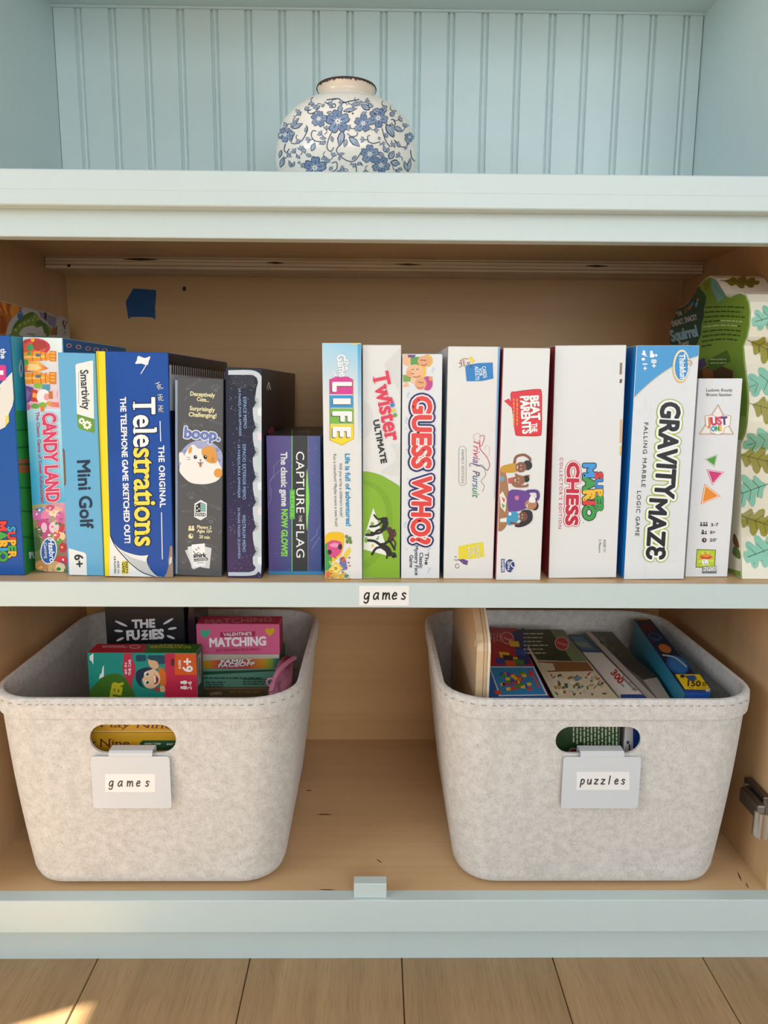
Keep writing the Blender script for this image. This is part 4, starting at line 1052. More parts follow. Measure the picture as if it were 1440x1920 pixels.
# --- 6: star speckled navy box
g = GameBox('narrow navy box speckled with stars and a scalloped silver edge', -0.1800, -0.1376, 0.0402, 0.2510, 0.36, 1.2, dict(front='161c3a', right='2a2026', top='1a1c30', left='2c2450'))
f = g.front()
A = Art(f, R3)
A.poly([(530, 200), (820, 205), (805, 1050), (530, 1050)], ['191c2c', '101626', '1a2146', '171f45'], 0)
A.poly([(530, 1050), (805, 1050), (800, 1865), (530, 1865)], ['171f45', '1a2146', '3a2c58', '43305e'], 0)
A.poly([(560, 260), (730, 255), (745, 340), (640, 370), (560, 330)], '2b2e3a', 1)
rnd = random.Random(5)
for k in range(420):
    x_, y_ = rnd.uniform(545, 805), rnd.uniform(225, 1850); r_ = rnd.choice([1.2, 1.5, 1.8, 2.6]); A.ell(x_, y_, r_, r_, rnd.choice(['dfe6f2', '9fb0d4', 'c0a8d8']), 2, n=5)
A.build('starfield_print', g.root)
A = Art(f, R3)
W_ = [(545, 236), (680, 236), (740, 246), (778, 275), (795, 330)]
sil = spline([(535, 226), (690, 224), (755, 236), (792, 270), (800, 330), (800, 900), (795, 1740), (770, 1800), (720, 1832), (535, 1834)], False, 4)
inn = [(535, 1806), (700, 1806), (735, 1795), (750, 1770)]
yy = 1740
while yy > 420:
    inn += [(728, yy), (726, yy - 50), (742, yy - 80), (757, yy - 97), (742, yy - 114)]; yy -= 194
inn += [(755, 370), (768, 320), (758, 285), (725, 262), (535, 262)]
A.poly(sil + inn, 'c9d4da', 3)
yy = 1640; k = 0
while yy > 400:
    for j in range(3): A.stroke([(738 + 12 * j, yy - 42 + 6 * j), (748 + 11 * j, yy), (738 + 12 * j, yy + 42 - 6 * j)], 4, ('5a6a74', '7a8a92', '8c9aa2')[j], 4, smooth=True, cap=False)
    A.poly([(765, yy + 50), (796, yy + 40), (796, yy + 110), (765, yy + 100)], ('e6eef0', 'b8d8d4', 'e8dce8')[k % 3], 4); yy -= 194; k += 1
A.build('silver_edge', g.root, 'scalloped silver foil edge')
A = Art(f, R3)
tb = '8fb2dc'
for s_, p0, p1, h_ in (('ESPACE MEMO', (652, 436), (656, 682), 24), ('24 PAIRES POUR APPARIER', (614, 366), (620, 742), 18), ('ESPACIO EXTERIOR MEMO', (648, 806), (648, 1236), 24), ('24 PAREJAS PARA EMPAREJAR', (609, 806), (611, 1226), 18),
                       ('WELTRAUM MEMO', (646, 1356), (646, 1648), 24), ('24 PAARE PASSEN ZUSAMMEN', (609, 1300), (611, 1698), 18)):
    A.text(s_, p0, p1, h_, tb, 4, bold=.015, space=1.1)
A.build('side_lettering', g.root)
A = Art(g.right(), R3)
A.text('SOLAR', (870, 640), (1010, 625), 120, '463a40', 0); A.text('3D', (915, 400), (965, 398), 40, '463a40', 0); A.build('side_print', g.root); A = Art(g.right(), R3); A.stroke([(836, 365), (850, 320), (865, 380)], 6, 'c4c4cc', 0); A.stroke([(842, 380), (858, 345)], 5, 'c4c4cc', 0)
A.build('side_icon', g.root); A = Art(g.right(), R3); A.poly([(840, 700), (880, 665), (905, 720), (850, 725)], '8a2f3c', 0)
A.build('side_icon', g.root)

# --- 7: short purple box
g = GameBox('short purple box with black stripe and glowing green lines', -0.1320, -0.0668, 0.0600, 0.1718, 0.205, 0.0, dict(front='565390', right='3f6fa0', top='22242c', left='4a4880'))
f = g.front()
A = Art(f, R3)
A.poly([(830, 730), (1040, 735), (1040, 1815), (835, 1815)], ['6a5aa0', '575494', '43508c', '5a4a90'], 0)
A.poly([(1155, 738), (1290, 742), (1295, 1815), (1155, 1815)], ['575a98', '4a5a96', '3f5490', '48508c'], 0)
rnd = random.Random(9)
for k in range(90): A.ell(rnd.uniform(845, 1260), rnd.uniform(760, 1800), 2, 2, 'b8bce0', 1, n=5)
for P in ([(935, 930), (890, 980), (890, 1050), (860, 1090), (860, 1200)], [(940, 1010), (905, 1040), (860, 1100)], [(850, 1280), (870, 1230), (870, 1150)], [(1260, 1440), (1230, 1480), (1230, 1510), (1180, 1560)], [(1250, 1530), (1190, 1620)]): A.stroke(P, 3, '9d9ccc', 1)
A.rect(1036, 730, 1160, 1830, '33363c', 2)
A.rect(1030, 730, 1037, 1830, '7fd05a', 3); A.rect(1157, 730, 1161, 1830, '7f9a80', 3)
A.poly(spline([(1148, 1000), (1160, 1100), (1170, 1240), (1160, 1380), (1148, 1480), (1142, 1240)], True, 4), '86d95e', 4)
A.rect(1016, 1160, 1056, 1390, '5fbf4a', 4); A.text('REDUX', (1022, 1172), (1022, 1380), 28, '7fe060', 5, bold=.05, outline=((.04, '2f6a34'),))
A.build('stripe_print', g.root)
A = Art(f, R3)
for s_, a, b, h_ in (('CAPTURE', 862, 1342, 62), ('THE', 1362, 1412, 24), ('FLAG', 1430, 1692, 62)): A.text(s_, (1066 + (20 if s_ == 'THE' else 0), a), (1068 + (20 if s_ == 'THE' else 0), b), h_, 'f3f4f2', 6, bold=.005, space=1.1)
A.text('The classic game', (946, 866), (952, 1292), 48, 'eef0f4', 3, bold=.035); A.text('NOW GLOWS!', (952, 1312), (951, 1682), 46, '8ee04e', 3, bold=.045)
A.build('title_lettering', g.root)
A = Art(g.top(), R3)
A.stroke([(1034, 737), (1036, 690)], 8, '7fd05a', 0, cap=False); A.stroke([(1160, 738), (1158, 690)], 5, '7f9a80', 0, cap=False); A.text('CAPTURE', (1075, 722), (1180, 715), 22, '9a9aa0', 0)
A.build('top_print', g.root)
box('tray', -0.1322, -0.0640, 0.0592, 0.2640, Z_SHELF + 0.0004, Z_SHELF + 0.0042, cardboard('2f86b4'), g.root)

# --- 8: white box with coloured letter tiles
g = GameBox('white box with letters on pink, blue, green and yellow tiles', -0.0604, -0.0154, 0.0364, 0.2800, 0.27, -0.35, dict(front='e7e7e3', right='e8ecec', top='f2f2ee'))
f = g.front()
A = Art(f, R4)
A.poly([(50, 85), (355, 100), (355, 560), (60, 560)], ['a9d9ef', '8fd0ee', 'e7e7e3', 'e7e7e3'], 0)
A.poly([(322, 100), (356, 100), (356, 900), (326, 900)], ['3fb0e4', '2fa6e0', 'e0eaec', 'e7e7e3'], 1)
A.poly([(326, 900), (356, 900), (360, 1870), (330, 1870)], ['e7e7e3', 'd9e3e6', 'e0e2de', 'e7e7e3'], 1)
A.poly([(262, 92), (330, 96), (326, 104), (300, 106)], 'f0d060', 1)
A.build('sky_print', g.root)
A = Art(f, R4)
A.poly([(112, 366), (160, 345), (250, 345), (287, 366), (287, 478), (112, 478)], 'd93c92', 2)
A.rect(112, 484, 288, 578, '2f9bd6', 2); A.rect(114, 584, 289, 698, '7cbb3e', 2)
A.poly([(116, 704), (290, 704), (292, 808), (204, 856), (118, 820)], 'f2dc2c', 2)
A.stroke([(112, 366), (116, 820)], 6, '4a5a70', 1); A.stroke([(288, 366), (292, 808), (204, 858), (118, 822)], 6, 'c8b028', 1)
A.poly([(112, 478), (287, 478), (287, 484), (112, 484)], 'f5f5f2', 2)
ls = [('L', (140, 385), (140, 458), 132), ('I', (138, 508), (138, 552), 132), ('F', (140, 605), (140, 682), 132), ('E', (143, 722), (143, 800), 122)]
for s_, p0, p1, h_ in ls:
    if s_ == 'I': A.rect(131, 514, 263, 558, '5a5a62', 4).rect(138, 508, 270, 552, 'f6f6f4', 5)
    else: A.text(s_, p0, p1, h_, 'f6f6f4', 5, bold=.05, shadow=(-7, 6, '5a5a62'))
A.build('tile_logo', g.root)
A = Art(f, R4)
A.text('the', (222, 212), (228, 300), 36, 'f7f9fa', 4, bold=.03, outline=((.03, '9fb4c0'),)); A.text('Game', (166, 182), (186, 348), 62, 'f7f9fa', 4, bold=.03, outline=((.03, '9fb4c0'),)); A.text('of', (136, 300), (140, 345), 30, 'f7f9fa', 4, bold=.03, outline=((.03, '9fb4c0'),))
A.text('Life is full of adventures!', (228, 922), (236, 1466), 36, '1f96c8', 3, bold=.03)
A.text("Will you write a children's book?", (184, 993), (190, 1396), 22, '4a4e52', 3); A.text('Run a marathon? Maybe invent a new fruit?', (140, 925), (152, 1468), 22, '4a4e52', 3)
A.build('lettering', g.root)
A = Art(f, R4)
A.poly(spline([(78, 1545), (130, 1510), (215, 1520), (220, 1580), (200, 1680), (120, 1740), (80, 1700)], True, 4), 'f0c21e', 1)
A.poly([(78, 1600), (110, 1580), (130, 1700), (120, 1800), (80, 1800)], '3fa04c', 2)
A.poly(spline([(95, 1600), (140, 1570), (200, 1590), (205, 1640), (170, 1690), (110, 1690)], True, 4), 'd8508a', 3); A.poly(spline([(110, 1610), (150, 1590), (190, 1605), (160, 1625)], True, 3), 'f09ac0', 4)
A.ell(190, 1620, 16, 22, '3a2a34', 4, n=12).ell(112, 1660, 16, 20, '3a2a34', 4, n=12)
A.poly([(155, 1730), (215, 1780), (165, 1835), (105, 1790)], 'eccb4e', 4); A.poly([(155, 1748), (195, 1782), (163, 1815), (125, 1788)], 'f7e48a', 5); A.ell(158, 1782, 16, 16, 'c89a2a', 6, n=5)
A.poly([(215, 1680), (260, 1620), (272, 1650), (235, 1720)], 'ead04a', 3); A.poly([(185, 1700), (235, 1720), (245, 1790), (200, 1800)], '6a7ab8', 3); A.poly([(205, 1690), (228, 1700), (220, 1740), (202, 1730)], 'd85a4a', 4)
for q in ((240, 1545, 12), (262, 1560, 14), (245, 1580, 14), (270, 1585, 12)): A.ell(q[0], q[1], q[2], q[2] * 1.3, '6b8a4a', 2, n=8)
A.poly([(80, 1800), (120, 1790), (165, 1835), (230, 1810), (262, 1868), (80, 1868)], 'e2b64a', 2); A.poly([(85, 1805), (110, 1800), (118, 1850), (85, 1862)], 'd8734a', 3); A.ell(240, 1840, 18, 14, '3f8f9c', 3, n=10)
for k in range(26):
    rx, ry = random.Random(k).uniform(90, 268), random.Random(k + 50).uniform(1690, 1865); A.ell(rx, ry, 8, 6, random.Random(k + 9).choice(['7a3a2a', 'f4f0e0', '3f6fb0', 'c8452f', 'f2dc5a']), 4, n=6)
A.build('game_piece_picture', g.root)

# --- 9: grey white and green box
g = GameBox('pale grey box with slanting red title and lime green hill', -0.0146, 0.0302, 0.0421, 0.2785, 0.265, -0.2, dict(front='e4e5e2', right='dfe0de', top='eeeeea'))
f = g.front()
A = Art(f, R4)
A.poly(spline([(520, 250), (600, 170), (645, 115)], False, 4) + [(650, 115), (650, 700)] + spline([(640, 480), (600, 400), (545, 320)], False, 4), 'dadbd9', 0)
A.poly(spline([(360, 520), (430, 600), (420, 760), (362, 820)], False, 4), 'dcdddb', 0); A.poly(spline([(560, 850), (600, 900), (600, 980), (540, 1020), (500, 1060), (560, 1080), (645, 1080), (645, 850)], False, 3), 'dbdcda', 0)
A.poly(spline([(355, 1056), (410, 1058), (500, 1085), (580, 1130), (648, 1172)], False, 4) + [(648, 1865), (355, 1865)], '86b52a', 1)
A.poly(spline([(362, 1120), (440, 1140), (520, 1200), (570, 1300), (585, 1420), (560, 1560), (500, 1680), (420, 1760), (362, 1790)], False, 4), '7dab25', 2)
A.poly(spline([(362, 1150), (430, 1175), (490, 1230), (530, 1320), (540, 1430), (520, 1540), (460, 1650), (362, 1740)], False, 4), '88b82d', 3)
A.poly([(362, 1850), (460, 1858), (362, 1868)], 'e8e8e4', 3)
A.build('hill_print', g.root, 'lime green curved hill')
A = Art(f, R4)
A.poly([(440, 1328), (560, 1690), (368, 1640), (368, 1560)], 'eef0ea', 4)
for q in ((432, 1450, 14, 18), (405, 1512, 18, 24), (385, 1570, 14, 22), (470, 1560, 12, 10)): A.ell(*q, '8db84a', 5, n=12)
BK, BR = '22201f', '4e2f28'
def limb(P, wd, col, ly): A.stroke(P, wd, col, ly, smooth=True)
limb([(560, 1490), (578, 1530), (568, 1565)], 40, BR, 5); A.ell(592, 1502, 15, 14, BR, 5, n=14); limb([(575, 1510), (605, 1515), (604, 1540)], 11, BR, 5); limb([(560, 1560), (540, 1590), (500, 1600)], 16, BR, 5); limb([(585, 1560), (605, 1590), (602, 1622)], 12, BR, 5)
limb([(512, 1418), (532, 1440), (520, 1482)], 42, BK, 6); A.ell(532, 1412, 17, 15, BK, 6, n=14)
limb([(500, 1412), (470, 1410), (446, 1382)], 14, BK, 6); limb([(500, 1440), (460, 1464), (416, 1468)], 15, BK, 6); limb([(515, 1485), (470, 1500), (440, 1528), (388, 1530)], 20, BK, 6); limb([(520, 1490), (490, 1515), (455, 1520), (425, 1512)], 17, BK, 6)
limb([(505, 1612), (545, 1640), (560, 1672)], 44, BK, 6); A.ell(592, 1690, 16, 15, BK, 6, n=14); limb([(565, 1675), (598, 1668), (610, 1695)], 12, BK, 6); limb([(545, 1680), (540, 1705)], 13, BK, 6)
limb([(495, 1608), (450, 1578), (402, 1572)], 20, BK, 6); limb([(500, 1622), (460, 1632), (430, 1676)], 18, BK, 6); limb([(520, 1600), (560, 1580), (600, 1640)], 16, BK, 6)
A.ell(435, 1612, 10, 12, 'e8cf40', 7, n=8).ell(478, 1545, 8, 6, '5ab0d8', 7, n=8)
A.build('player_silhouettes', g.root)
A = Art(f, R4)
A.text('Twister', (432, 322), (538, 836), 118, 'e03a55', 6, bold=.03, serif=True, outline=((.015, 'f4d8dc'),))
A.build('title_lettering', g.root)
A = Art(f, R4)
for x_, y_, r_, c in ((568, 515, 17, 'd83a4a'), (583, 557, 17, '3a86c8'), (592, 597, 15, 'e0d048'), (603, 633, 15, '6aa83a')): A.ell(x_, y_, r_, r_, c, 7, n=16)
A.build('dots', g.root)
A = Art(f, R4); A.text('ULTIMATE', (438, 672), (500, 998), 42, '211f20', 6, bold=.035); A.build('subtitle_lettering', g.root)

# --- 10: white box with fat red letters outlined in navy
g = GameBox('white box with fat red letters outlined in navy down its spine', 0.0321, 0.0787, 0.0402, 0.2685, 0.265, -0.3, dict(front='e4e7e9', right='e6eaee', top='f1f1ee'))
f = g.front()
A = Art(f, R4)
for (x_, y_, h_) in ((705, 485, 40), (690, 680, 46), (890, 300, 40), (895, 835, 34), (680, 1460, 40), (860, 1650, 44), (860, 1800, 40), (870, 1465, 34)): A.text('?', (x_ - 16, y_ + 16), (x_ + 12, y_ + 16), h_, 'c3d3de', 0, bold=.01)
for (x_, y_) in ((685, 735), (690, 890), (700, 1110), (698, 1270), (690, 1555), (690, 1640)): A.ell(x_, y_, 7, 7, 'c3d3de', 0, n=8)
A.build('question_mark_print', g.root)
A = Art(f, R4)
SK, SK2 = 'e9a87c', 'f0bd94'
A.poly([(660, 195), (720, 190), (735, 240), (700, 270), (662, 250)], SK2, 1)
for k in range(4): A.stroke([(690 + 12 * k, 215), (668 + 16 * k, 182)], 11, SK2, 1)
A.poly([(720, 200), (790, 195), (790, 260), (720, 262)], '58a048', 1); A.poly([(660, 330), (740, 345), (735, 380), (665, 385)], '7aa84a', 1)
A.ell(845, 225, 40, 46, 'e8b84a', 2, n=18).ell(818, 228, 46, 40, SK, 3, n=18); A.poly([(700, 180), (760, 182), (745, 205), (700, 200)], '6a4a8a', 2)
A.ell(800, 305, 36, 50, 'f0c445', 4, n=18).ell(752, 305, 64, 52, SK2, 5, n=22).ell(708, 322, 22, 26, SK, 6, n=12)
A.ell(845, 395, 40, 54, 'c6428e', 4, n=18).ell(870, 360, 14, 18, 'e0a04a', 5, n=10).ell(795, 398, 44, 46, SK, 5, n=18)
for q in ((735, 290), (770, 288), (735, 322), (800, 220), (825, 222), (785, 385), (805, 388)): A.stroke([(q[0] - 8, q[1]), (q[0] + 8, q[1] + 2)], 5, '5a3428', 7)
A.stroke([(740, 345), (765, 350), (790, 338)], 6, 'b8483c', 7, smooth=True); A.stroke([(800, 255), (820, 262), (840, 250)], 6, 'b8483c', 7, smooth=True); A.stroke([(770, 425), (790, 432), (815, 424)], 5, 'b8483c', 7, smooth=True)
for k in range(4): A.stroke([(690, 385), (660 + 14 * k, 418)], 10, SK2, 2)
A.ell(752, 372, 34, 30, 'ecc9a4', 4, n=14)
A.build('faces_picture', g.root)
A = Art(f, R4)
A.text('GUESS', (738, 488), (732, 1035), 136, 'e5433f', 6, bold=.045, outline=((.13, '2a2a6c'), (.055, 'f4ece8')), serif=False)
A.text('WHO?', (738, 1085), (724, 1600), 136, 'e5433f', 6, bold=.045, outline=((.13, '2a2a6c'), (.055, 'f4ece8')))
A.build('title_lettering', g.root)
A = Art(f, R4)
for s_, p0, p1 in (('The', (828, 1664), (826, 1756)), ('Classic', (786, 1664), (785, 1782)), ('Mystery Face', (750, 1612), (752, 1834)), ('Game', (712, 1682), (712, 1776))): A.text(s_, p0, p1, 27, '2e3556', 2, bold=.02)
A.build('subtitle_lettering', g.root)

# --- 11: plain off white trivia box
g = GameBox('off-white box with thin script title and blue and yellow cards', 0.0838, 0.1442, 0.0405, 0.2775, 0.265, 0.0, dict(front='e6e5e1', left='cfd8da', right='2c6fb0', top='f3f3ef'))
f = g.front()
A = Art(f, R5)
A.poly([(464, 75), (484, 75), (462, 640), (446, 640)], ['8fc8ec', '2f8fd6', '2f80c4', 'c8dcec'], 0)
A.poly([(446, 640), (462, 640), (440, 1250), (428, 1250)], ['c8dcec', '2f80c4', '9fb6cc', 'e8e8e6'], 0)
A.build('edge_print', g.root)
A = Art(f, R5)
A.poly([(212, 226), (310, 208), (424, 203), (429, 326), (340, 345), (224, 347)], '1f7fc6', 1)
for s_, p0, p1, h_ in (('CARDS', (342, 234), (352, 322), 28), ('FOR', (314, 252), (322, 308), 24), ('ADULTS', (286, 232), (294, 338), 26)): A.text(s_, p0, p1, h_, 'eaf3fa', 2, bold=.02)
A.build('blue_card_print', g.root)
A = Art(f, R5)
A.poly([(236, 168), (255, 153), (288, 190), (270, 212)], 'ecd23c', 1); A.stroke([(176, 190), (205, 172), (232, 176)], 9, 'c89a7a', 1)
for k in range(4): A.stroke([(180 + 10 * k, 185), (186 + 10 * k, 232)], 5, ('b8484a', 'e8d8c8', '7a5a4a', 'e8d8c8')[k], 2)
A.stroke([(165, 205), (180, 212)], 5, '5a4a44', 2); A.stroke([(168, 240), (180, 234)], 5, '5a4a44', 2)
for cx, cy in ((238, 208), (258, 232)): A.stroke([(cx + 9 * math.cos(k * .8), cy + 9 * math.sin(k * .8)) for k in range(9)], 4, '3a3a3c', 3)
A.build('small_figure_print', g.root)
A = Art(f, R5)
tv = ['c8506a', 'c8506a', 'c84a68', 'b84c78', 'a8508a', '8a5a98', '6a5aa0']
A.text('Trivial', (276, 800), (272, 1000), 52, tv, 2, shear=.3, serif=False, bold=.006); A.text('Pursuit', (272, 1030), (268, 1240), 52, ['6a4a70', '5a5a8a', '4a6a94', '3a7a90', '3a8a7a', '3f8f5c', '3f8f4c'], 2, shear=.3, bold=.006)
A.stroke([(290, 800), (275, 770), (300, 745), (330, 760), (318, 800), (290, 815)], 4, 'd9b8a8', 2, smooth=True, cap=False); A.stroke([(320, 770), (360, 765), (345, 830), (325, 860), (380, 930), (400, 990), (385, 1030)], 5, 'c8485a', 2, smooth=True, cap=False)
A.stroke([(385, 1030), (340, 1000), (300, 985), (255, 975), (250, 1000)], 5, '6a4a70', 2, smooth=True, cap=False); A.stroke([(300, 1000), (345, 990), (370, 1060), (335, 1110), (360, 1150), (345, 1190)], 4, '8a8f94', 2, smooth=True, cap=False); A.stroke([(365, 870), (370, 840), (395, 850), (398, 910), (360, 930)], 3, 'd8c0bc', 2, smooth=True, cap=False)
A.build('title_lettering', g.root)
A = Art(f, R5)
fr = []
for cx, cy, a0 in ((192, 874, 180), (192, 1116, 0)):
    for i in range(9): a = math.radians(a0 + 22.5 * i); fr.append((cx + 28 * math.cos(a), cy + 30 * math.sin(a)))
A.stroke(fr, 3.5, 'a89a90', 1, closed=True, cap=False); A.text('FAMILY EDITION', (184, 872), (184, 1128), 20, ['6a7a78'] * 4 + ['8a7aa0'] * 3 + ['a88a80'] * 7, 2)
A.build('edition_badge', g.root)
A = Art(f, R5)
A.poly([(160, 1612), (250, 1592), (350, 1578), (359, 1690), (260, 1706), (165, 1713)], 'e9d935', 1)
for s_, p0, p1, h_ in (('CARDS', (292, 1598), (302, 1690), 26), ('FOR', (262, 1616), (268, 1676), 22), ('KIDS', (228, 1618), (236, 1696), 24)): A.text(s_, p0, p1, h_, 'f7f7e8', 3, bold=.01, outline=((.02, '4a4a2a'),))
A.build('yellow_card_print', g.root)
A = Art(f, R5)
A.poly([(158, 1712), (200, 1708), (236, 1722), (228, 1755), (200, 1748)], '6a4a8c', 1); A.stroke([(135, 1690), (145, 1695)], 6, '3a3a40', 1); A.stroke([(130, 1712), (145, 1718), (165, 1712)], 5, '3a3a40', 1); A.stroke([(152 + 16 * math.cos(k * .7), 1762 + 16 * math.sin(k * .7)) for k in range(9)], 4, '55555a', 1)
A.build('small_figure_print', g.root)
A = Art(g.left(), R5)
A.poly([(36, 98), (76, 75), (60, 900), (30, 900)], ['e2e6e4', 'eceeea', '6f9ab4', '9fb8c4'], 0); A.poly([(30, 900), (60, 900), (46, 1862), (20, 1862)], ['9fb8c4', '4f86a8', '1f5478', '2a5f86'], 0)
A.build('side_print', g.root)

# --- 12: white box with red speech bubble
g = GameBox('white box with red speech bubble and a picture of four people', 0.1474, 0.2012, 0.0350, 0.2760, 0.265, 0.0, dict(front='e6e7e4', left='d87a86', right='e8e8e6', top='e6e2e0'))
f = g.front()
A = Art(f, R5)
A.poly(spline([(560, 445), (600, 425), (690, 412), (770, 406), (800, 425), (802, 560), (800, 735), (780, 766), (690, 768), (610, 764), (594, 740), (580, 620)], True, 3), 'b51f2c', 0)
A.poly(spline([(566, 448), (602, 430), (690, 417), (768, 411), (795, 428), (797, 560), (795, 733), (777, 761), (690, 763), (613, 759), (598, 738), (584, 620)], True, 3), 'e02835', 1)
A.poly([(510, 497), (550, 478), (572, 520), (582, 562)], 'e02835', 1)
A.text('BEAT', (708, 458), (722, 648), 64, 'f6f6f4', 3, bold=.05, shadow=(-4, 3, 'a01824')); A.text('THE', (722, 668), (724, 736), 40, 'f6f6f4', 3, bold=.04); A.text('PARENTS', (634, 462), (654, 752), 64, 'f6f6f4', 3, bold=.05, shadow=(-4, 3, 'a01824'))
A.lines(572, 480, 624, 700, 2, 9, 'f0a84a', 3, vertical=True, rag=.1, seed=4)
A.build('speech_bubble', g.root)
A = Art(f, R5)
A.poly(spline([(462, 1010), (520, 1040), (545, 1180), (545, 1350), (530, 1450), (490, 1495), (455, 1490)], False, 4) + [(448, 1490), (462, 1010)], 'a87a52', 0)
A.poly([(478, 1215), (500, 1190), (530, 1250), (520, 1350), (485, 1310)], 'e8e8dc', 1); A.poly([(490, 1230), (520, 1250), (510, 1280)], 'd85a5a', 2); A.poly([(492, 1280), (520, 1300), (500, 1320)], '6aa84a', 2); A.poly([(480, 1400), (535, 1390), (530, 1425), (480, 1425)], 'ececea', 2); A.poly([(482, 1072), (515, 1080), (505, 1118), (485, 1110)], '6aa4c4', 1)
sk = ('8a5a40', '9a6448', 'b8805c', '7a4c36')
A.poly(spline([(490, 1000), (580, 975), (610, 985), (610, 1040), (500, 1045)], True, 3), 'cf9a2c', 2); A.stroke([(590, 970), (605, 925), (660, 910), (700, 930), (712, 950)], 20, sk[0], 3, smooth=True); A.ell(690, 990, 36, 38, '2a2020', 3, n=16).ell(640, 1005, 42, 40, sk[0], 4, n=18)
A.stroke([(600, 1060), (640, 1080), (700, 1070)], 16, sk[1], 3, smooth=True); A.ell(682, 1095, 24, 26, '241c1c', 3, n=14).ell(625, 1105, 46, 40, sk[1], 4, n=18); A.stroke([(570, 1120), (600, 1150), (680, 1150), (690, 1140)], 18, sk[1], 3, smooth=True); A.poly([(540, 1090), (590, 1080), (590, 1130), (545, 1130)], 'c85a4a', 2)
A.poly(spline([(545, 1190), (640, 1180), (700, 1200), (720, 1260), (680, 1320), (600, 1345), (545, 1340)], True, 3), '6a3f94', 4); A.poly([(590, 1230), (620, 1220), (625, 1250), (600, 1260)], 'd87aa0', 5); A.stroke([(690, 1190), (760, 1190), (770, 1240), (730, 1270)], 24, '5e3688', 5, smooth=True); A.ell(745, 1300, 30, 36, '3a2018', 4, n=14).ell(715, 1290, 46, 40, sk[2], 5, n=18); A.poly(spline([(715, 1225), (745, 1240), (748, 1275), (700, 1270)], True, 3), 'f0ece8', 6)
A.poly(spline([(545, 1350), (610, 1350), (620, 1410), (560, 1450), (530, 1430)], True, 3), '3f9ac4', 5); A.poly(spline([(640, 1345), (690, 1330), (725, 1350), (725, 1410), (680, 1450), (620, 1465), (590, 1450), (640, 1420)], True, 3), '2c2426', 6); A.ell(655, 1382, 36, 36, sk[3], 7, n=16); A.ell(555, 1362, 12, 14, 'f2f2f0', 6, n=10); A.stroke([(560, 1430), (620, 1440)], 16, sk[3], 6)
for (x_, y_) in ((640, 992), (640, 1018), (622, 1092), (622, 1118), (700, 1278), (650, 1370), (650, 1392)): A.ell(x_, y_, 5, 5, 'f2eee8', 8, n=8).ell(x_ + 1, y_, 2.6, 2.6, '201818', 9, n=6)
for (x_, y_) in ((615, 1005), (598, 1105), (690, 1300), (628, 1382)): A.stroke([(x_, y_ - 10), (x_ - 6, y_), (x_, y_ + 10)], 6, 'f4ece8', 8, smooth=True)
A.build('people_picture', g.root)
A = Art(f, R5)
A.ell(556, 1760, 36, 50, '2c3f7c', 1, n=24); A.stroke([(585, 1725), (562, 1735), (570, 1765), (590, 1775), (570, 1800)], 7, 'e8ecf4', 2, smooth=True); A.text('SPIN', (536, 1728), (536, 1792), 18, 'e8ecf4', 2, bold=.02); A.rect(488, 1708, 516, 1810, '2c3f7c', 1); A.text('GAMES', (494, 1714), (494, 1804), 17, 'f0f2f6', 2, bold=.03)
A.build('maker_logo', g.root)

# --- 13: wide white box with red sides
g = GameBox('wide white box with dark red side and red chess lettering', 0.2135, 0.2968, 0.0444, 0.2795, 0.25, -0.9, dict(front='e6e7e5', left='9c1426', right='e6e6e4', top='efefec'))
f = g.front()
A = Art(f, R6)
A.text('SUPER', (432, 1040), (436, 1352), 52, ['e03a3a', '3a8ad0', 'f0c030', '3f9f48', '3f9f48'], 4, bold=.06, outline=((.05, '1f2a30'),)); A.text('MARIO', (346, 975), (344, 1412), 82, ['3f9ae0', '3f9f48', 'f0c030', 'e03a3a', '3f9f48'], 4, bold=.07, outline=((.05, '1f2a30'),))
A.text('TM', (336, 1418), (336, 1434), 8, '404040', 2)
A.build('logo_lettering', g.root)
A = Art(f, R6)
A.text('CHESS', (222, 962), (208, 1452), 86, 'c81f3c', 5, bold=.05, outline=((.085, 'c81f3c'), (.055, 'f4f2f0')))
A.text("COLLECTOR'S EDITION", (162, 930), (150, 1476), 24, 'cf5a72', 3, space=1.25, bold=.008)
A.text('AGES 7+', (496, 1556), (494, 1656), 18, '4a4a4c', 2); A.text('2 Players', (461, 1556), (459, 1658), 16, '4a4a4c', 2)
A.build('title_lettering', g.root)
for yy, hh, c in ((205, 90, '8a7a6a'), (330, 30, '6a4a3a'), (640, 180, 'e0b078'), (840, 74, 'e8c060'), (1300, 20, 'd0a070')): A = Art(f, R6); A.poly([(622, yy), (640, yy), (636, yy + hh), (618, yy + hh)], c, 0); A.build('edge_print', g.root)

# --- 14: marble maze box
g = GameBox('white box with bright blue side and black letters outlined lime', 0.3052, 0.3788, 0.0404, 0.2800, 0.25, -0.5, dict(front='e3e6e8', left='0b7fd2', right='dfe4e8', top='2f8fd0'))
f = g.front()
A = Art(f, R6)
for k in range(9):
    y_ = 400 + 165 * k; A.poly([(700, y_), (1200, y_ - 8), (1200, y_ - 4), (700, y_ + 5)], 'e0e5ea', 0)
for k in range(16):
    rr_ = random.Random(k); x_, y_ = rr_.uniform(720, 1130), rr_.uniform(300, 1800); A.rect(x_, y_, x_ + 5, y_ + 120, 'e2e7eb', 0)
A.build('block_pattern', g.root)
A = Art(f, R6)
A.poly([(730, 60), (1230, 60), (1222, 150)] + spline([(1216, 152), (1130, 182), (1010, 240), (900, 315), (800, 400), (722, 476)], False, 4) + [(715, 480)], '3f9bd8', 1)
A.stroke([(1216, 156), (1130, 186), (1010, 244), (900, 319), (800, 404), (722, 480)], 7, 'cfc9a8', 2, smooth=True)
A.text('8+', (862, 178), (862, 244), 38, 'f4f8fa', 3, bold=.03); A.text('1+', (796, 210), (796, 264), 34, 'f4f8fa', 3, bold=.03)
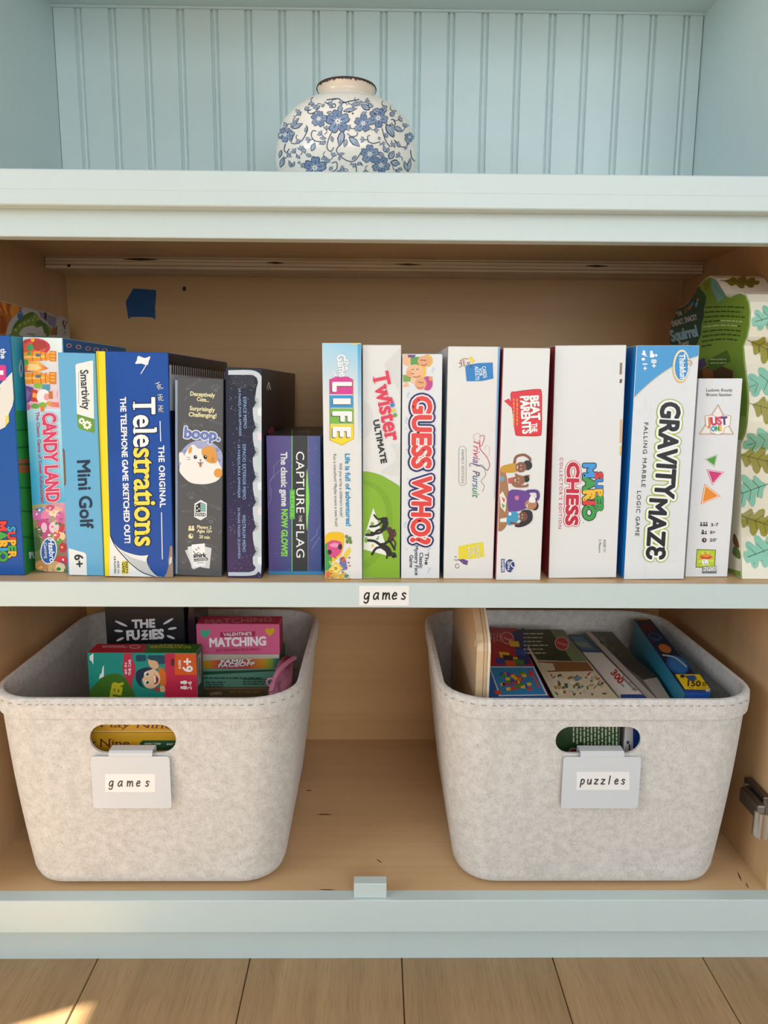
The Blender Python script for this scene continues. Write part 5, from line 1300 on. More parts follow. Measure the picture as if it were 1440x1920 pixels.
A.ell(862, 125, 12, 14, 'f4f8fa', 3, n=10); A.rrect(850, 135, 885, 165, 8, 'f4f8fa', 3); A.ell(898, 148, 10, 11, 'f4f8fa', 3, n=10)
A.ell(805, 122, 11, 13, 'f4f8fa', 3, n=10); A.rrect(788, 132, 822, 146, 6, 'f4f8fa', 3); A.ell(800, 178, 14, 12, 'f4f8fa', 3, n=10); A.stroke([(806, 150), (830, 155)], 6, 'f4f8fa', 3)
A.build('corner_print', g.root, 'bright blue curved corner')
A = Art(f, R6)
A.ell(1088, 232, 64, 128, 'e8b86a', 4, n=32, rot=3).ell(1091, 226, 62, 122, 'ece7cc', 5, n=32, rot=3).ell(1092, 228, 51, 108, '2f92d4', 6, n=32, rot=3)
A.text('Thinkfun', (1074, 138), (1082, 328), 44, 'f6f8fa', 7, bold=.03)
A.stroke([(1150 + (5 + 2.6 * t) * math.cos(t), 205 + (5 + 2.6 * t) * math.sin(t)) for t in [k * .5 for k in range(16)]], 7, 'd0b070', 8, cap=False); A.stroke([(1150, 205), (1140, 240)], 6, 'f4f8fa', 7)
A.build('maker_logo', g.root)
A = Art(f, R6)
LM, WT, BKK = 'bccb3c', 'f6f8f8', '17191b'
ol = ((.125, '8a9a2c'), (.115, LM), (.085, WT))
A.text('GRAVITY', (940, 500), (888, 1238), 142, BKK, 6, bold=.04, outline=ol); A.text('MAZƐ', (852, 1240), (824, 1708), 128, BKK, 6, bold=.04, outline=ol)
A.build('title_lettering', g.root)
A = Art(f, R6)
A.text('FALLING MARBLE', (808, 662), (786, 1156), 30, '2e3236', 2, space=1.2, bold=.008); A.text('LOGIC GAME', (754, 1186), (738, 1530), 30, '2e3236', 2, space=1.2, bold=.008)
A.build('subtitle_lettering', g.root)

# --- 15: white box with triangles
g = GameBox('narrow white box with green, pink and orange triangles on it', 0.3860, 0.4385, 0.0532, 0.2430, 0.20, -0.5, dict(front='e5e6e8', right='e2e4e6', left='d8dadc', top='e8e8e8'))
f = g.front()
A = Art(f, R7)
A.text('Ludovic Roudy', (540, 1498), (852, 1498), 34, '3c3c40', 1, bold=.01); A.text('Bruno Sautter', (540, 1552), (848, 1552), 34, '3c3c40', 1, bold=.01)
A.build('author_lettering', g.root)
A = Art(f, R7)
A.zm = R8
P_ = lambda x, y: R7(x, y)
A.zm = lambda x, y: (x, y)
c1 = [(1346.5, 759), (1311, 814), (1375, 814)]
A.stroke(c1, 1.6, 'c9a27a', 1, closed=True); A.poly([(1346.5, 765), (1316, 811.5), (1371, 811.5)], 'f3efe8', 1)
A.poly([(1322, 780), (1334, 778), (1346, 783), (1358, 778), (1370, 780), (1368, 798), (1358, 802), (1356, 812), (1345, 815), (1332, 811), (1331, 802), (1323, 799)], 'f7f4ee', 2); A.stroke([(1322, 780), (1334, 778), (1346, 783), (1358, 778), (1370, 780), (1368, 798), (1358, 802), (1356, 812), (1345, 815), (1332, 811), (1331, 802), (1323, 799)], 0.9, 'b88a60', 3, closed=True)
A.text('JUST', (1326, 797.5), (1364, 795.5), 14, ['e87a3a', 'c83a5a', 'e04a78', '5a3a7a'], 4, bold=.06); A.text('ONE', (1333, 808.5), (1353.5, 807.5), 9, ['2f9ac8', '4aa04a', 'e8b03a'], 4, bold=.06)
A.build('triangle_logo', g.root)
A = Art(f, R8)
def tri(P, c, cin):
    cx, cy = sum(p[0] for p in P) / 3, sum(p[1] for p in P) / 3; k = lambda q: [(cx + (p[0] - cx) * q, cy + (p[1] - cy) * q) for p in P]
    A.poly(k(1.0), c, 1).poly(k(.9), 'f4f2ee', 2).poly(k(.78), c, 3)
tri([(490, 425), (630, 372), (598, 512)], '4c9a2c', 0); tri([(508, 540), (706, 570), (572, 720)], 'd42f78', 0); tri([(486, 700), (668, 842), (442, 936)], 'ee8f22', 0)
A.build('triangle_print', g.root)
A = Art(f, R8)
ik = '3a3436'
for k, cx in enumerate((448, 480, 508)): A.ell(cx, 1142, 9, 10, ik, 1, n=10); A.rrect(cx - 13, 1156, cx + 12, 1180, 6, ik, 1)
for cx, cy, r_ in ((466, 1230, 12), (500, 1240, 9)): A.ell(cx, cy, r_, r_, ik, 1, n=10); A.rrect(cx - 1.4 * r_, cy + 14, cx + 1.3 * r_, 1270, 6, ik, 1)
A.ell(482, 1336, 27, 27, '4a3038', 1, n=20); A.stroke([(482, 1318), (482, 1338), (494, 1344)], 5, 'efeff0', 2)
A.text('3-7', (555, 1180), (642, 1178), 34, ik, 1, bold=.02); A.text('8+', (548, 1266), (606, 1264), 34, ik, 1, bold=.02); A.text("20'", (542, 1352), (622, 1350), 34, ik, 1, bold=.02)
A.build('player_icons', g.root)
A = Art(f, R8)
A.poly([(398, 1438), (612, 1444), (602, 1644), (385, 1644)], '3a4a1a', 1).poly([(404, 1446), (604, 1450), (596, 1637), (392, 1637)], 'b9cf2c', 2)
for k in range(8):
    a = math.radians(45 * k + 10); b = a + .32; A.poly([(495, 1545), (495 + 95 * math.cos(a), 1545 + 90 * math.sin(a)), (495 + 95 * math.cos(b), 1545 + 90 * math.sin(b))], 'd6e05a', 3)
A.ell(490, 1582, 38, 34, 'f4f4ee', 4, n=18); A.poly(spline([(420, 1515), (455, 1500), (482, 1492), (495, 1465), (512, 1492), (540, 1500), (580, 1515), (560, 1545), (500, 1552), (440, 1545)], True, 3), 'ee8a3a', 5); A.poly(spline([(440, 1512), (500, 1530), (560, 1514), (540, 1540), (460, 1540)], True, 3), 'b8482c', 6)
for q in ((478, 1570), (505, 1600), (482, 1600)): A.ell(q[0], q[1], 5, 7, '3a3434', 5, n=8)
A.poly([(462, 1632), (620, 1626), (616, 1708), (458, 1708)], '222222', 5).poly([(466, 1636), (616, 1630), (613, 1682), (463, 1684)], 'f4f4f2', 6); A.text('REPOS', (468, 1678), (610, 1674), 38, '222222', 7); A.text('PRODUCTION', (466, 1703), (608, 1701), 13, 'e8e8e6', 7)
A.build('publisher_logo', g.root)

# ------------------------------------------------------------------ tree-shaped box at the right
XT, XT2 = 0.452, 0.5195
oul = [R7(*p) for p in ((100, 935), (95, 860), (105, 760), (135, 640), (210, 490), (270, 462), (330, 420), (395, 320), (450, 215), (515, 142), (580, 108), (640, 138), (700, 240), (755, 325), (820, 355), (880, 322), (945, 302), (1010, 330), (1048, 420), (1066, 540), (1058, 700), (1030, 840), (985, 950), (965, 1060), (985, 1200), (1005, 1340), (1020, 1560), (1030, 1800))]
ouf = [R8(*p) for p in ((965, 0), (945, 130), (900, 230), (858, 310), (842, 450), (830, 600), (815, 740), (805, 870), (797, 990), (797, 1100), (825, 1200), (852, 1300), (875, 1430), (890, 1530), (905, 1700))]
pt = [atx(px, py, XT) for px, py in oul]
yz = [(p.y, p.z) for p in pt[:23]]
yz += [(0.083, E + 0.030), (0.074, E + 0.010), (0.066, E - 0.015)]
pf = [atx(px, py, XT) for px, py in ouf]
yz += [(p.y, p.z) for p in pf]
yz[-1] = (0.0450, Z_SHELF + 0.0004)
yz += [(0.20, Z_SHELF + 0.0004), (0.335, Z_SHELF + 0.0004), (0.31, E - 0.15), (0.315, E - 0.05), (0.335, E + 0.03)]
tin = empty('shaped_game_box', (0.486, 0.17, Z_SHELF + 0.0004), 'tree shaped cream game box printed with oak leaves, green picture face', 'game box', 'die cut game boxes at the shelf ends')
n = len(yz)
V = [(XT + 0.0012, y_, z_) for y_, z_ in yz] + [(XT2, y_, z_) for y_, z_ in yz]
F = [tuple(reversed(range(n))), tuple(range(n, 2 * n))] + [(i, n + i, n + (i + 1) % n, (i + 1) % n) for i in range(n)]
CREAM = plain('cream_card', 'e9e4d0', rough=0.4)
bmx = mk('rim', V, F, CREAM, tin)
bm = bmesh.new(); bm.from_mesh(bmx.data); bmesh.ops.recalc_face_normals(bm, faces=bm.faces); bm.to_mesh(bmx.data); bm.free()
# green picture face, inset from a cream border
def inset(P, d):
    out = []; m_ = len(P)
    for i in range(m_):
        a, b, c = Vector(P[i - 1]), Vector(P[i]), Vector(P[(i + 1) % m_])
        e1 = (b - a).normalized(); e2 = (c - b).normalized()
        t = e1 + e2; t = t.normalized() if t.length > 1e-6 else e1
        nn = Vector((-t.y, t.x)); out.append((b.x + nn.x * d, b.y + nn.y * d))
    return out
ar = sum(yz[i - 1][0] * yz[i][1] - yz[i][0] * yz[i - 1][1] for i in range(n))
gi = inset(yz, 0.0022 if ar > 0 else -0.0022)
V = [(XT, y_, z_) for y_, z_ in gi] + [(XT + 0.0012, y_, z_) for y_, z_ in gi]
F = [tuple(range(n))] + [(i, n + i, n + (i + 1) % n, (i + 1) % n) for i in range(n)]
pfc = mk('picture_face', V, F, plain('leaf_green_card', '7fa43a', rough=0.35), tin)
TF = Flat((XT, 0, 0), (0, 1, 0), (0, 0, 1))
A = Art(TF, R7)
A.poly([(108, 935), (102, 860), (112, 760), (142, 645), (216, 500), (276, 470), (336, 428), (402, 328), (440, 255), (500, 300), (540, 360), (530, 440), (510, 500), (512, 600), (480, 700), (478, 800), (440, 900), (420, 945)], '1f4a38', 0)
A.poly([(430, 260), (470, 240), (475, 300), (540, 350), (535, 430), (470, 420), (410, 330)], '2f5a2c', 1)
A.poly([(500, 180), (575, 160), (580, 230), (545, 300), (520, 280)], '8a8a2c', 1)
A.poly(spline([(600, 165), (660, 170), (720, 260), (770, 350), (730, 400), (680, 430), (660, 380), (620, 300)], True, 3), '7fb0a0', 1); A.stroke([(620, 205), (765, 372)], 5, '4a7a70', 2)
for q in ((300, 520, 22, 44, '7a5a40'), (375, 450, 18, 36, '4a8aa0'), (425, 455, 16, 36, '6aa0b0'), (345, 490, 20, 30, 'a86a4a'), (440, 400, 14, 24, 'b8806a')): A.ell(*q[:4], q[4], 2, rot=20, n=12)
A.text('THE', (200, 600), (258, 575), 52, 'e8e4d4', 3, bold=.02); A.text('SNEAKY, SNACKY', (140, 722), (440, 630), 66, 'e8e4d4', 3, bold=.02); A.text('Squirrel', (128, 900), (448, 830), 132, '9fc4d0', 3, bold=.05)
A.text('GAME!', (230, 965), (340, 945), 52, 'e8e4d4', 3, bold=.02)
A.build('title_lettering', tin)
A = Art(TF, R7)
rnd = random.Random(2)
for k in range(9):
    y0 = 500 + 58 * k; x_ = 530 - 6 * k; x1 = (1000, 960, 1005, 975, 950, 955, 950, 915, 615)[k]
    P = x_
    while P < x1:
        q = min(x1, P + rnd.uniform(22, 85)); wy_ = lambda xx: y0 - 26 * math.sin((xx - 500) / 500 * 3.1) * (.4 + .1 * k) - 8
        c = 'c8d890' if (k == 3 and P > 690) or (k == 4 and P < 850) else '3f5a1c'
        A.stroke([(P, wy_(P)), ((P + q) / 2, wy_((P + q) / 2)), (q, wy_(q))], 17, c, 1, cap=False); P = q + 12
A.poly([(560, 1120), (790, 1000), (835, 1130), (640, 1250), (580, 1240)], '557a2a', 2); A.lines(590, 1090, 800, 1180, 2, 12, 'd0d8b8', 3, seed=8)
A.poly([(430, 1130), (520, 1090), (545, 1180), (440, 1260)], '5a4a80', 1); A.poly([(430, 1260), (560, 1200), (700, 1180), (860, 1250), (860, 1420), (430, 1420)], '5a3a28', 0); A.poly([(500, 1230), (620, 1200), (640, 1400), (500, 1400)], 'a8683a', 1)
A.build('story_text', tin)
A = Art(Flat((XT, 0.0, Z_SHELF + 0.001), (0, 1, 0), (0, 0, 1), None, 0.4), R8)
A.poly([(600, 260), (900, 200), (900, 1690), (600, 1690)], 'e9e4d0', 0); A.poly(spline([(870, -40), (960, -40), (945, 100), (900, 200), (870, 180)], True, 3), '9db85a', 1)
A.poly(spline([(806, 1350), (820, 1260), (860, 1330), (880, 1420), (840, 1410)], True, 3), '7a4a28', 1); A.poly(spline([(800, 1470), (830, 1400), (885, 1460), (890, 1550), (830, 1520)], True, 3), '5f7a34', 1)
A.build('trunk_print', tin)
class RimSurf:
    def __init__(s): s.seg = [(yz[i], yz[(i + 1) % n]) for i in range(n)]
    def __call__(s, px, py, lift):
        d = ray(px, py); best = None
        for (a, b) in s.seg:
            ey, ez = b[0] - a[0], b[1] - a[1]; den = d.y * ez - d.z * ey
            if abs(den) < 1e-9: continue
            t = ((a[0] - CAM_C.y) * ez - (a[1] - CAM_C.z) * ey) / den
            q = ((a[0] - CAM_C.y) * d.z - (a[1] - CAM_C.z) * d.y) / den
            miss = max(0.0, -q, q - 1) * math.hypot(ey, ez)
            if t > 0 and (best is None or (round(miss, 4), t) < best[0]): best = ((round(miss, 4), t), a, ey, ez, min(max(q, 0), 1))
        (_, t), a, ey, ez, q = best
        p = CAM_C + d * t; nn = Vector((0, ez, -ey)).normalized()
        if nn.dot(CAM_C - p) < 0: nn = -nn
        return Vector((min(max(p.x, XT + .0016), XT2 - 0.0004), a[0] + ey * q, a[1] + ez * q)) + nn * lift
def oak(A, x0, y0, x1, y1, W, c, vein, flip=1):
    dx, dy = x1 - x0, y1 - y0; L = math.hypot(dx, dy); f_ = lambda t, s: (x0 + dx * t - dy / L * s * W, y0 + dy * t + dx / L * s * W)
    up = [(0, 0), (.10, .16), (.20, .42), (.27, .40), (.33, .22), (.42, .50), (.52, .62), (.58, .50), (.60, .24), (.70, .46), (.80, .50), (.85, .36), (.84, .20), (.94, .22), (1.0, .0)]
    P = [f_(t, s) for t, s in up] + [f_(t + .03, -s * .92) for t, s in reversed(up[1:-1])]
    A.fine(spline(P, True, 2), c, 0); A.stroke([f_(-.1, 0), f_(.9, 0)], 1.1, vein, 1, cap=False)
    for t in (.22, .45, .68): A.stroke([f_(t, 0), f_(t + .12, .34)], .8, vein, 1, cap=False); A.stroke([f_(t, 0), f_(t + .14, -.32)], .8, vein, 1, cap=False)
RS = RimSurf()
TEAL, OLV = '86c4ac', '97913a'
for (x0, y0, x1, y1, W, c) in ((1470, 588, 1409, 605, 40, TEAL), (1408, 640, 1475, 672, 46, OLV), (1475, 702, 1395, 729, 46, TEAL), (1411, 758, 1475, 775, 48, OLV), (1468, 815, 1393, 836, 40, TEAL), (1386, 853, 1460, 870, 44, OLV), (1437, 908, 1372, 932, 54, TEAL), (1384, 965, 1455, 990, 46, OLV), (1462, 1022, 1395, 1047, 54, TEAL), (1357, 527, 1424, 531, 20, '7d7428')):
    A = Art(RS, step=.0002, base=.0005); oak(A, x0, y0, x1, y1, W, c, '31533f' if c == TEAL else '5a5420'); A.build('leaf_print', tin)

# ------------------------------------------------------------------ shaped play-set box standing against the left wall
L0 = Zm(0, 430, 7.2)
XA = -0.492
op = [(-260, 935), (-120, 945), (0, 962), (100, 984), (200, 1010), (300, 1050), (400, 1066), (470, 1090), (560, 1108), (640, 1120), (700, 1150), (770, 1182), (800, 1182), (830, 1170), (880, 1190), (918, 1250), (938, 1350), (946, 1470)]
q3 = [atx(*L0(*p), XA) for p in op]; yz2 = [(p.y, p.z) for p in q3]
yz2 += [(yz2[-1][0], Z_SHELF + 0.0004), (yz2[0][0], Z_SHELF + 0.0004)]
m2 = len(yz2)
toy = empty('shaped_game_box', (-0.506, 0.28, Z_SHELF + 0.0004), 'shaped box with orange, green and white printed scenery against the left panel', 'game box', 'die cut game boxes at the shelf ends')
V = [(XA, y_, z_) for y_, z_ in yz2] + [(-0.521, y_, z_) for y_, z_ in yz2]
F = [tuple(range(m2)), tuple(reversed(range(m2, 2 * m2)))] + [(i, n_, m2 + n_, m2 + i) for i in range(m2) for n_ in ((i + 1) % m2,)]
tb_ = mk('carton', V, F, plain('card_grey_white', 'c9c6c0', rough=0.5), toy)
bm = bmesh.new(); bm.from_mesh(tb_.data); bmesh.ops.recalc_face_normals(bm, faces=bm.faces); bm.to_mesh(tb_.data); bm.free()
A = Art(Flat((XA, 0, 0), (0, 1, 0), (0, 0, 1)), L0)
A.poly([(-250, 950), (0, 972), (100, 994), (200, 1020), (310, 1062), (200, 1140), (120, 1260), (80, 1400), (70, 1470), (-250, 1470)], 'c8702a', 0)
for k in range(5): A.poly(spline([(-120 + 70 * k, 955 + 14 * k), (-20 + 70 * k, 1010 + 16 * k), (20 + 40 * k, 1120 + 16 * k), (-30 + 40 * k, 1060 + 14 * k)], True, 3), ('e8963a', 'b85a1c')[k % 2], 1)
A.poly([(0, 1150), (60, 1180), (90, 1290), (60, 1400), (0, 1400)], 'a8521a', 1)
A.poly(spline([(150, 1400), (180, 1300), (260, 1200), (400, 1120), (470, 1130), (520, 1180), (560, 1240), (640, 1290), (690, 1430), (150, 1440)], True, 3), '7a9a3c', 1)
A.poly(spline([(170, 1330), (240, 1230), (380, 1130), (450, 1120), (430, 1170), (300, 1240), (220, 1320)], True, 3), '4f7a2a', 2); A.poly(spline([(560, 1260), (620, 1290), (660, 1430), (600, 1430)], True, 3), '4f7a2a', 2); A.poly(spline([(490, 1250), (560, 1230), (580, 1290), (500, 1310)], True, 3), '4f7a2a', 2)
for q in ((265, 1295), (380, 1240), (470, 1180), (210, 1360), (440, 1225), (330, 1270), (510, 1205)): A.ell(q[0], q[1], 18, 20, 'b8c060', 3, n=10)
A.poly(spline([(270, 1440), (300, 1340), (380, 1310), (450, 1300), (490, 1330), (560, 1310), (590, 1400), (610, 1440)], True, 3), 'd8d5d0', 4)
A.text('Village', (348, 1425), (470, 1430), 30, '3a3430', 5)
A.poly([(520, 1110), (760, 1190), (740, 1330), (660, 1290), (560, 1200)], '8d88a8', 2); A.poly([(585, 1120), (635, 1130), (635, 1240), (585, 1200)], '3f3a5a', 3); A.stroke([(580, 1118), (580, 1205), (636, 1260)], 6, 'e0dcd8', 3); A.stroke([(636, 1130), (636, 1260), (652, 1300)], 6, 'e0dcd8', 3)
A.poly(spline([(230, 1180), (258, 1090), (290, 1110), (306, 1190), (270, 1220)], True, 3), '3f6fa8', 3); A.ell(266, 1130, 18, 22, '6f9cc8', 4, n=10)
A.poly([(700, 1320), (760, 1330), (765, 1430), (690, 1425)], 'a8602f', 3); A.stroke([(760, 1300), (755, 1430)], 12, '3a2a24', 4, cap=False)
A.ell(866, 1262, 30, 40, '7a3034', 3, n=16); A.poly([(850, 1290), (886, 1290), (874, 1350), (862, 1350)], '7a3034', 3); A.ell(874, 1388, 10, 10, '3a3436', 3, n=8); A.ell(870, 1260, 10, 38, 'd8c8c0', 4, n=12); A.lines(845, 1410, 900, 1430, 1, 10, '8a8684', 3)
A.build('scenery_print', toy)

# ------------------------------------------------------------------ things in the left basket
ZF = Z_BOT + 0.0066                     # inside floor of the baskets
SZ, MZ, TZ = Zm(150, 1140, 5.76), Zm(340, 1140, 5.538), Zm(140, 1330, 6.545)
GL = 'games in the left basket'
# two golden card game packs behind the handle hole
def pack(label, x0, x1, y, z0, h, d):
    return GameBox(label, x0, x1, y, h, d, 0.0, dict(front='c9971f', right='a87a18', left='a87a18', top='c9971f'), cat='card pack', name='card_pack', group=GL, z0=z0, part='pack')
p2 = pack('golden card pack with a green band, lower one behind the handle hole', -0.385, -0.205, 0.058, ZF, E - 0.4410 - ZF, 0.06)
p1 = pack('golden card pack with dark italic lettering, upper one behind the handle hole', -0.375, -0.195, 0.058, E - 0.4405, 0.0250, 0.040)
A = Art(p1.front(), TZ); A.text('Play Nine', (318, 216), (1205, 236), 74, '5a1c18', 1, serif=True, shear=.12); A.build('title_lettering', p1.root)
A = Art(p1.front(), TZ); A.rect(120, 266, 1320, 276, 'e8c88a', 0); A.rect(120, 280, 1320, 287, '8a4a1c', 0); A.build('edge_line', p1.root)
A = Art(p2.front(), TZ); A.text('Play Nine', (-40, 458), (672, 458), 92, '5a1c22', 1, serif=True); A.build('title_lettering', p2.root)
A = Art(p2.front(), TZ); A.poly(spline([(800, 470), (805, 405), (840, 380)], False, 3) + [(1500, 380), (1500, 500), (800, 500)], '1f4a2a', 1); A.text('FAMILY FUN!', (862, 432), (1056, 432), 22, 'd8dcc8', 2, bold=.02); A.text('EASY TO LEARN', (1132, 437), (1400, 437), 22, 'd8dcc8', 2, bold=.02); A.build('green_band', p2.root)
# boxed game with a boy and binoculars
yS = 0.125
a_ = aty(*SZ(75, 475), yS); b_ = aty(*SZ(1258, 495), yS)
zt = (a_.z + b_.z) / 2
g = GameBox('teal and red game box with a boy holding binoculars', a_.x, b_.x, yS, zt - ZF, 0.036, 0.0, dict(front='1f8f80', right='1f4a3a', left='167062', top='b01f34'), z0=ZF, group=GL)
f = g.front(); A = Art(f, SZ)
A.poly(spline([(80, 940), (140, 850), (230, 760), (330, 710), (430, 715), (500, 770), (560, 860), (600, 960)], False, 4) + [(600, 1100), (70, 1100)], '3f6f1f', 0)
for P in ([(145, 475), (145, 610), (125, 575), (105, 560), (103, 520), (128, 500)], [(258, 615), (258, 740), (205, 765), (215, 720), (235, 700), (240, 650)]): A.poly(P, 'e8ece4', 0)
A.build('landscape_print', g.root)
A = Art(f, SZ); A.text('HUNTER', (375, 1290), (465, 800), 105, 'c8c22a', 2, bold=.07) ; A.build('title_lettering', g.root)
A = Art(f, SZ)
A.poly(spline([(478, 480), (560, 480), (565, 545), (600, 640), (590, 720), (560, 800), (565, 880), (520, 800), (478, 730), (458, 640), (470, 560)], True, 3), 'c2304a', 1)
A.text('#3 IN', (506, 715), (508, 590), 24, 'f2e8e8', 2, bold=.02); A.text('THE CAR', (552, 726), (552, 552), 28, 'f2e8e8', 2, bold=.02)
A.build('badge_print', g.root)
A = Art(f, SZ)
A.rect(918, 480, 1032, 1100, 'c22548', 1); A.rect(1024, 490, 1290, 722, 'd8571c', 1); A.rect(1024, 722, 1290, 1100, 'c22548', 1); A.rrect(984, 548, 1020, 624, 8, '5a2030', 2)
A.text('6+', (1214, 690), (1214, 540), 104, 'f4ece4', 3, bold=.03); A.text('AGES', (1090, 658), (1090, 560), 26, 'f4ece4', 3, bold=.02); A.text('2-6', (1206, 880), (1206, 790), 44, 'f4ece4', 3, bold=.02)
for cy in (802, 858): A.ell(1098, cy, 14, 16, 'f4ece4', 3, n=10); A.rrect(1110, cy - 20, 1156, cy + 20, 14, 'f4ece4', 3)
A.build('age_panel', g.root)
A = Art(f, SZ)
A.rrect(604, 506, 712, 576, 22, '164a5c', 1); A.rrect(730, 510, 925, 604, 26, '164a5c', 1); A.poly(spline([(735, 550), (760, 560), (830, 575), (850, 640), (790, 660), (745, 610)], True, 3), 'e0b088', 3)
A.poly(spline([(860, 640), (925, 700), (925, 840), (880, 850), (840, 760)], True, 3), 'd86a24', 2)
A.poly(spline([(700, 665), (800, 660), (860, 720), (862, 800), (800, 862), (720, 860), (680, 800), (670, 720)], True, 3), 'ecc298', 3)
A.poly(spline([(640, 665), (720, 640), (790, 655), (700, 690), (690, 740), (660, 790), (690, 850), (760, 880), (650, 840), (606, 770), (606, 700)], True, 3), '16304a', 4)
for cy in (712, 800): A.ell(724, cy, 26, 24, 'f6f6f0', 5, n=16).ell(728, cy, 18, 17, '2a3a34', 6, n=14).ell(720, cy - 7, 6, 6, 'ffffff', 7, n=8)
A.poly(spline([(800, 715), (830, 735), (850, 770), (835, 810), (800, 818), (815, 765)], True, 3), '8a1f28', 5); A.poly([(802, 722), (818, 728), (822, 800), (806, 808)], 'f2efe8', 6)
A.rrect(806, 856, 858, 896, 6, 'c0303c', 4); A.poly(spline([(870, 840), (915, 850), (918, 900), (870, 900)], True, 3), 'e0b088', 4)
A.build('boy_picture', g.root)
A = Art(g.top(), SZ)
A.poly([(700, 484), (728, 378), (1310, 388), (1262, 494)], '2f6a20', 0); A.ell(592, 420, 58, 22, 'ead8d8', 1, n=18).ell(592, 420, 50, 17, 'c23a50', 2, n=18); A.text('SCAVENGER', (1200, 412), (745, 408), 24, 'b8b43a', 1, bold=.03); A.text('HUNT', (1110, 395), (850, 390), 16, 'b8b43a', 1, bold=.03); A.lines(240, 405, 540, 432, 2, 8, 'e0b0b8', 1, seed=6)
A.build('top_print', g.root)
A = Art(g.right(), SZ); A.poly([(1268, 520), (1308, 470), (1308, 800), (1268, 850)], 'b8b8b0', 0); A.lines(1276, 540, 1302, 790, 3, 6, '55554e', 1, vertical=True, seed=2); A.build('side_label', g.root)
# black box at the back
yF = 0.205
a_ = aty(*SZ(268, 20), yF); b_ = aty(*SZ(1120, 20), yF)
g = GameBox('black box with white hand drawn letters at the back of the left basket', a_.x, b_.x, yF, E - 0.295 - ZF, 0.085, 0.0, dict(front='17171b', right='1c171e', top='17171b'), z0=ZF, group=GL)
A = Art(g.front(), SZ)
cW = 'd8d4d6'
A.text('THE', (560, 215), (815, 205), 84, cW, 1, bold=.05); A.text('FU', (505, 345), (650, 335), 96, cW, 1, bold=.055); A.text('iES', (748, 335), (912, 325), 96, cW, 1, bold=.055)
A.text('Z', (668, 290), (735, 284), 44, cW, 1, bold=.06); A.text('Z', (660, 340), (740, 336), 44, cW, 1, bold=.06)
A.build('title_lettering', g.root)
A = Art(g.front(), SZ)
for P in ((385, 142, 505, 195), (378, 244, 458, 250), (400, 352, 468, 322), (905, 172, 1002, 115), (958, 226, 1038, 214), (945, 300, 1018, 328)):
    x0, y0, x1, y1 = P; L_ = math.hypot(x1 - x0, y1 - y0); A.ell((x0 + x1) / 2, (y0 + y1) / 2, L_ / 2 + 8, 13, cW, 1, rot=math.degrees(math.atan2(y1 - y0, x1 - x0)), n=16)
A.build('burst_marks', g.root)
# dark plum pouch standing between the black box and the pink box
V = []; F = []
zz0, zz1 = ZF, E - 0.305
for k, (t, w_) in enumerate(((0, .006), (.2, .007), (.6, .0065), (.9, .005), (1.0, .0015))):
    z_ = zz0 + (zz1 - zz0) * t
    V += [(-0.2695 - w_, 0.212, z_), (-0.2695 + w_, 0.212, z_), (-0.2695 + w_ * .9, 0.30, z_), (-0.2695 - w_ * .9, 0.30, z_)]
for k in range(4):
    for i in range(4): F.append((4 * k + i, 4 * k + (i + 1) % 4, 4 * k + 4 + (i + 1) % 4, 4 * k + 4 + i))
F += [(3, 2, 1, 0), (16, 17, 18, 19)]
o = mk('pouch', V, F, plain('plum_plastic', '2c1a2a', rough=0.25), loc=(-0.2695, 0.255, ZF)); finish(o, 'dark plum pouch wedged between the black and the pink box', 'pouch', GL)
# stack of boxes at the right of the basket
yM = 0.205
def zrow(x, y): return aty(*MZ(x, y), yM)
tl, tr = zrow(152, 180), zrow(1018, 155)
z_a, z_b, z_c, z_d = (tl.z + tr.z) / 2, (zrow(200, 495).z + zrow(1018, 470).z) / 2, (zrow(225, 655).z + zrow(1010, 620).z) / 2, (zrow(215, 845).z + zrow(900, 808).z) / 2
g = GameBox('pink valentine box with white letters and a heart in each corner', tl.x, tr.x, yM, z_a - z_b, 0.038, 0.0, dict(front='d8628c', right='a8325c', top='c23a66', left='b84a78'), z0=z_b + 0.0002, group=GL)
f = g.front(); A = Art(f, MZ); A.poly([(402, 252), (768, 240), (766, 292), (404, 304)], 'a8284e', 1); A.text("VALENTINE'S", (436, 292), (732, 282), 34, 'f2e6ea', 2, bold=.02); A.text('MATCHING', (292, 402), (882, 384), 86, 'f4eaec', 1, bold=.045); A.text('NO READING REQUIRED!', (362, 452), (815, 440), 26, 'a8284e', 1, bold=.02); A.build('title_lettering', g.root)
def heart(A, cx, cy, r_, c):
    P = [(cx, cy + r_)] + [(cx + r_ * 1.05 * sx_, cy + r_ * sy_) for sx_, sy_ in ((-.75, .2), (-1, -.3), (-.8, -.75), (-.4, -.85), (0, -.45), (.4, -.85), (.8, -.75), (1, -.3), (.75, .2))]
    A.poly(P, c, 1)
A = Art(f, MZ); heart(A, 248, 265, 50, '3fb08a'); A.build('heart_print', g.root); A = Art(f, MZ); heart(A, 920, 245, 48, 'd8a81f'); A.build('heart_print', g.root)
A = Art(g.top(), MZ); A.text('MATCHING', (245, 165), (945, 140), 42, 'd88aa0', 1, bold=.04); A.text("VALENTINE'S", (480, 105), (770, 98), 14, 'd88aa0', 1); A.build('top_print', g.root)
z_m = (zrow(215, 545).z + zrow(1010, 520).z) / 2
g = GameBox('rainbow coloured box with black lettering under the pink box', tl.x + 0.006, tr.x - 0.001, yM + 0.001, z_b - z_c, 0.06, 0.0, dict(front='e0a030', right='3a6a5a', top='d8d0c0', left='c88a30'), z0=z_c + 0.0002, group=GL)
f = g.front(); A = Art(f, MZ)
A.poly([(200, 480), (1025, 455), (1025, 520), (200, 545)], 'c8bfae', 0)
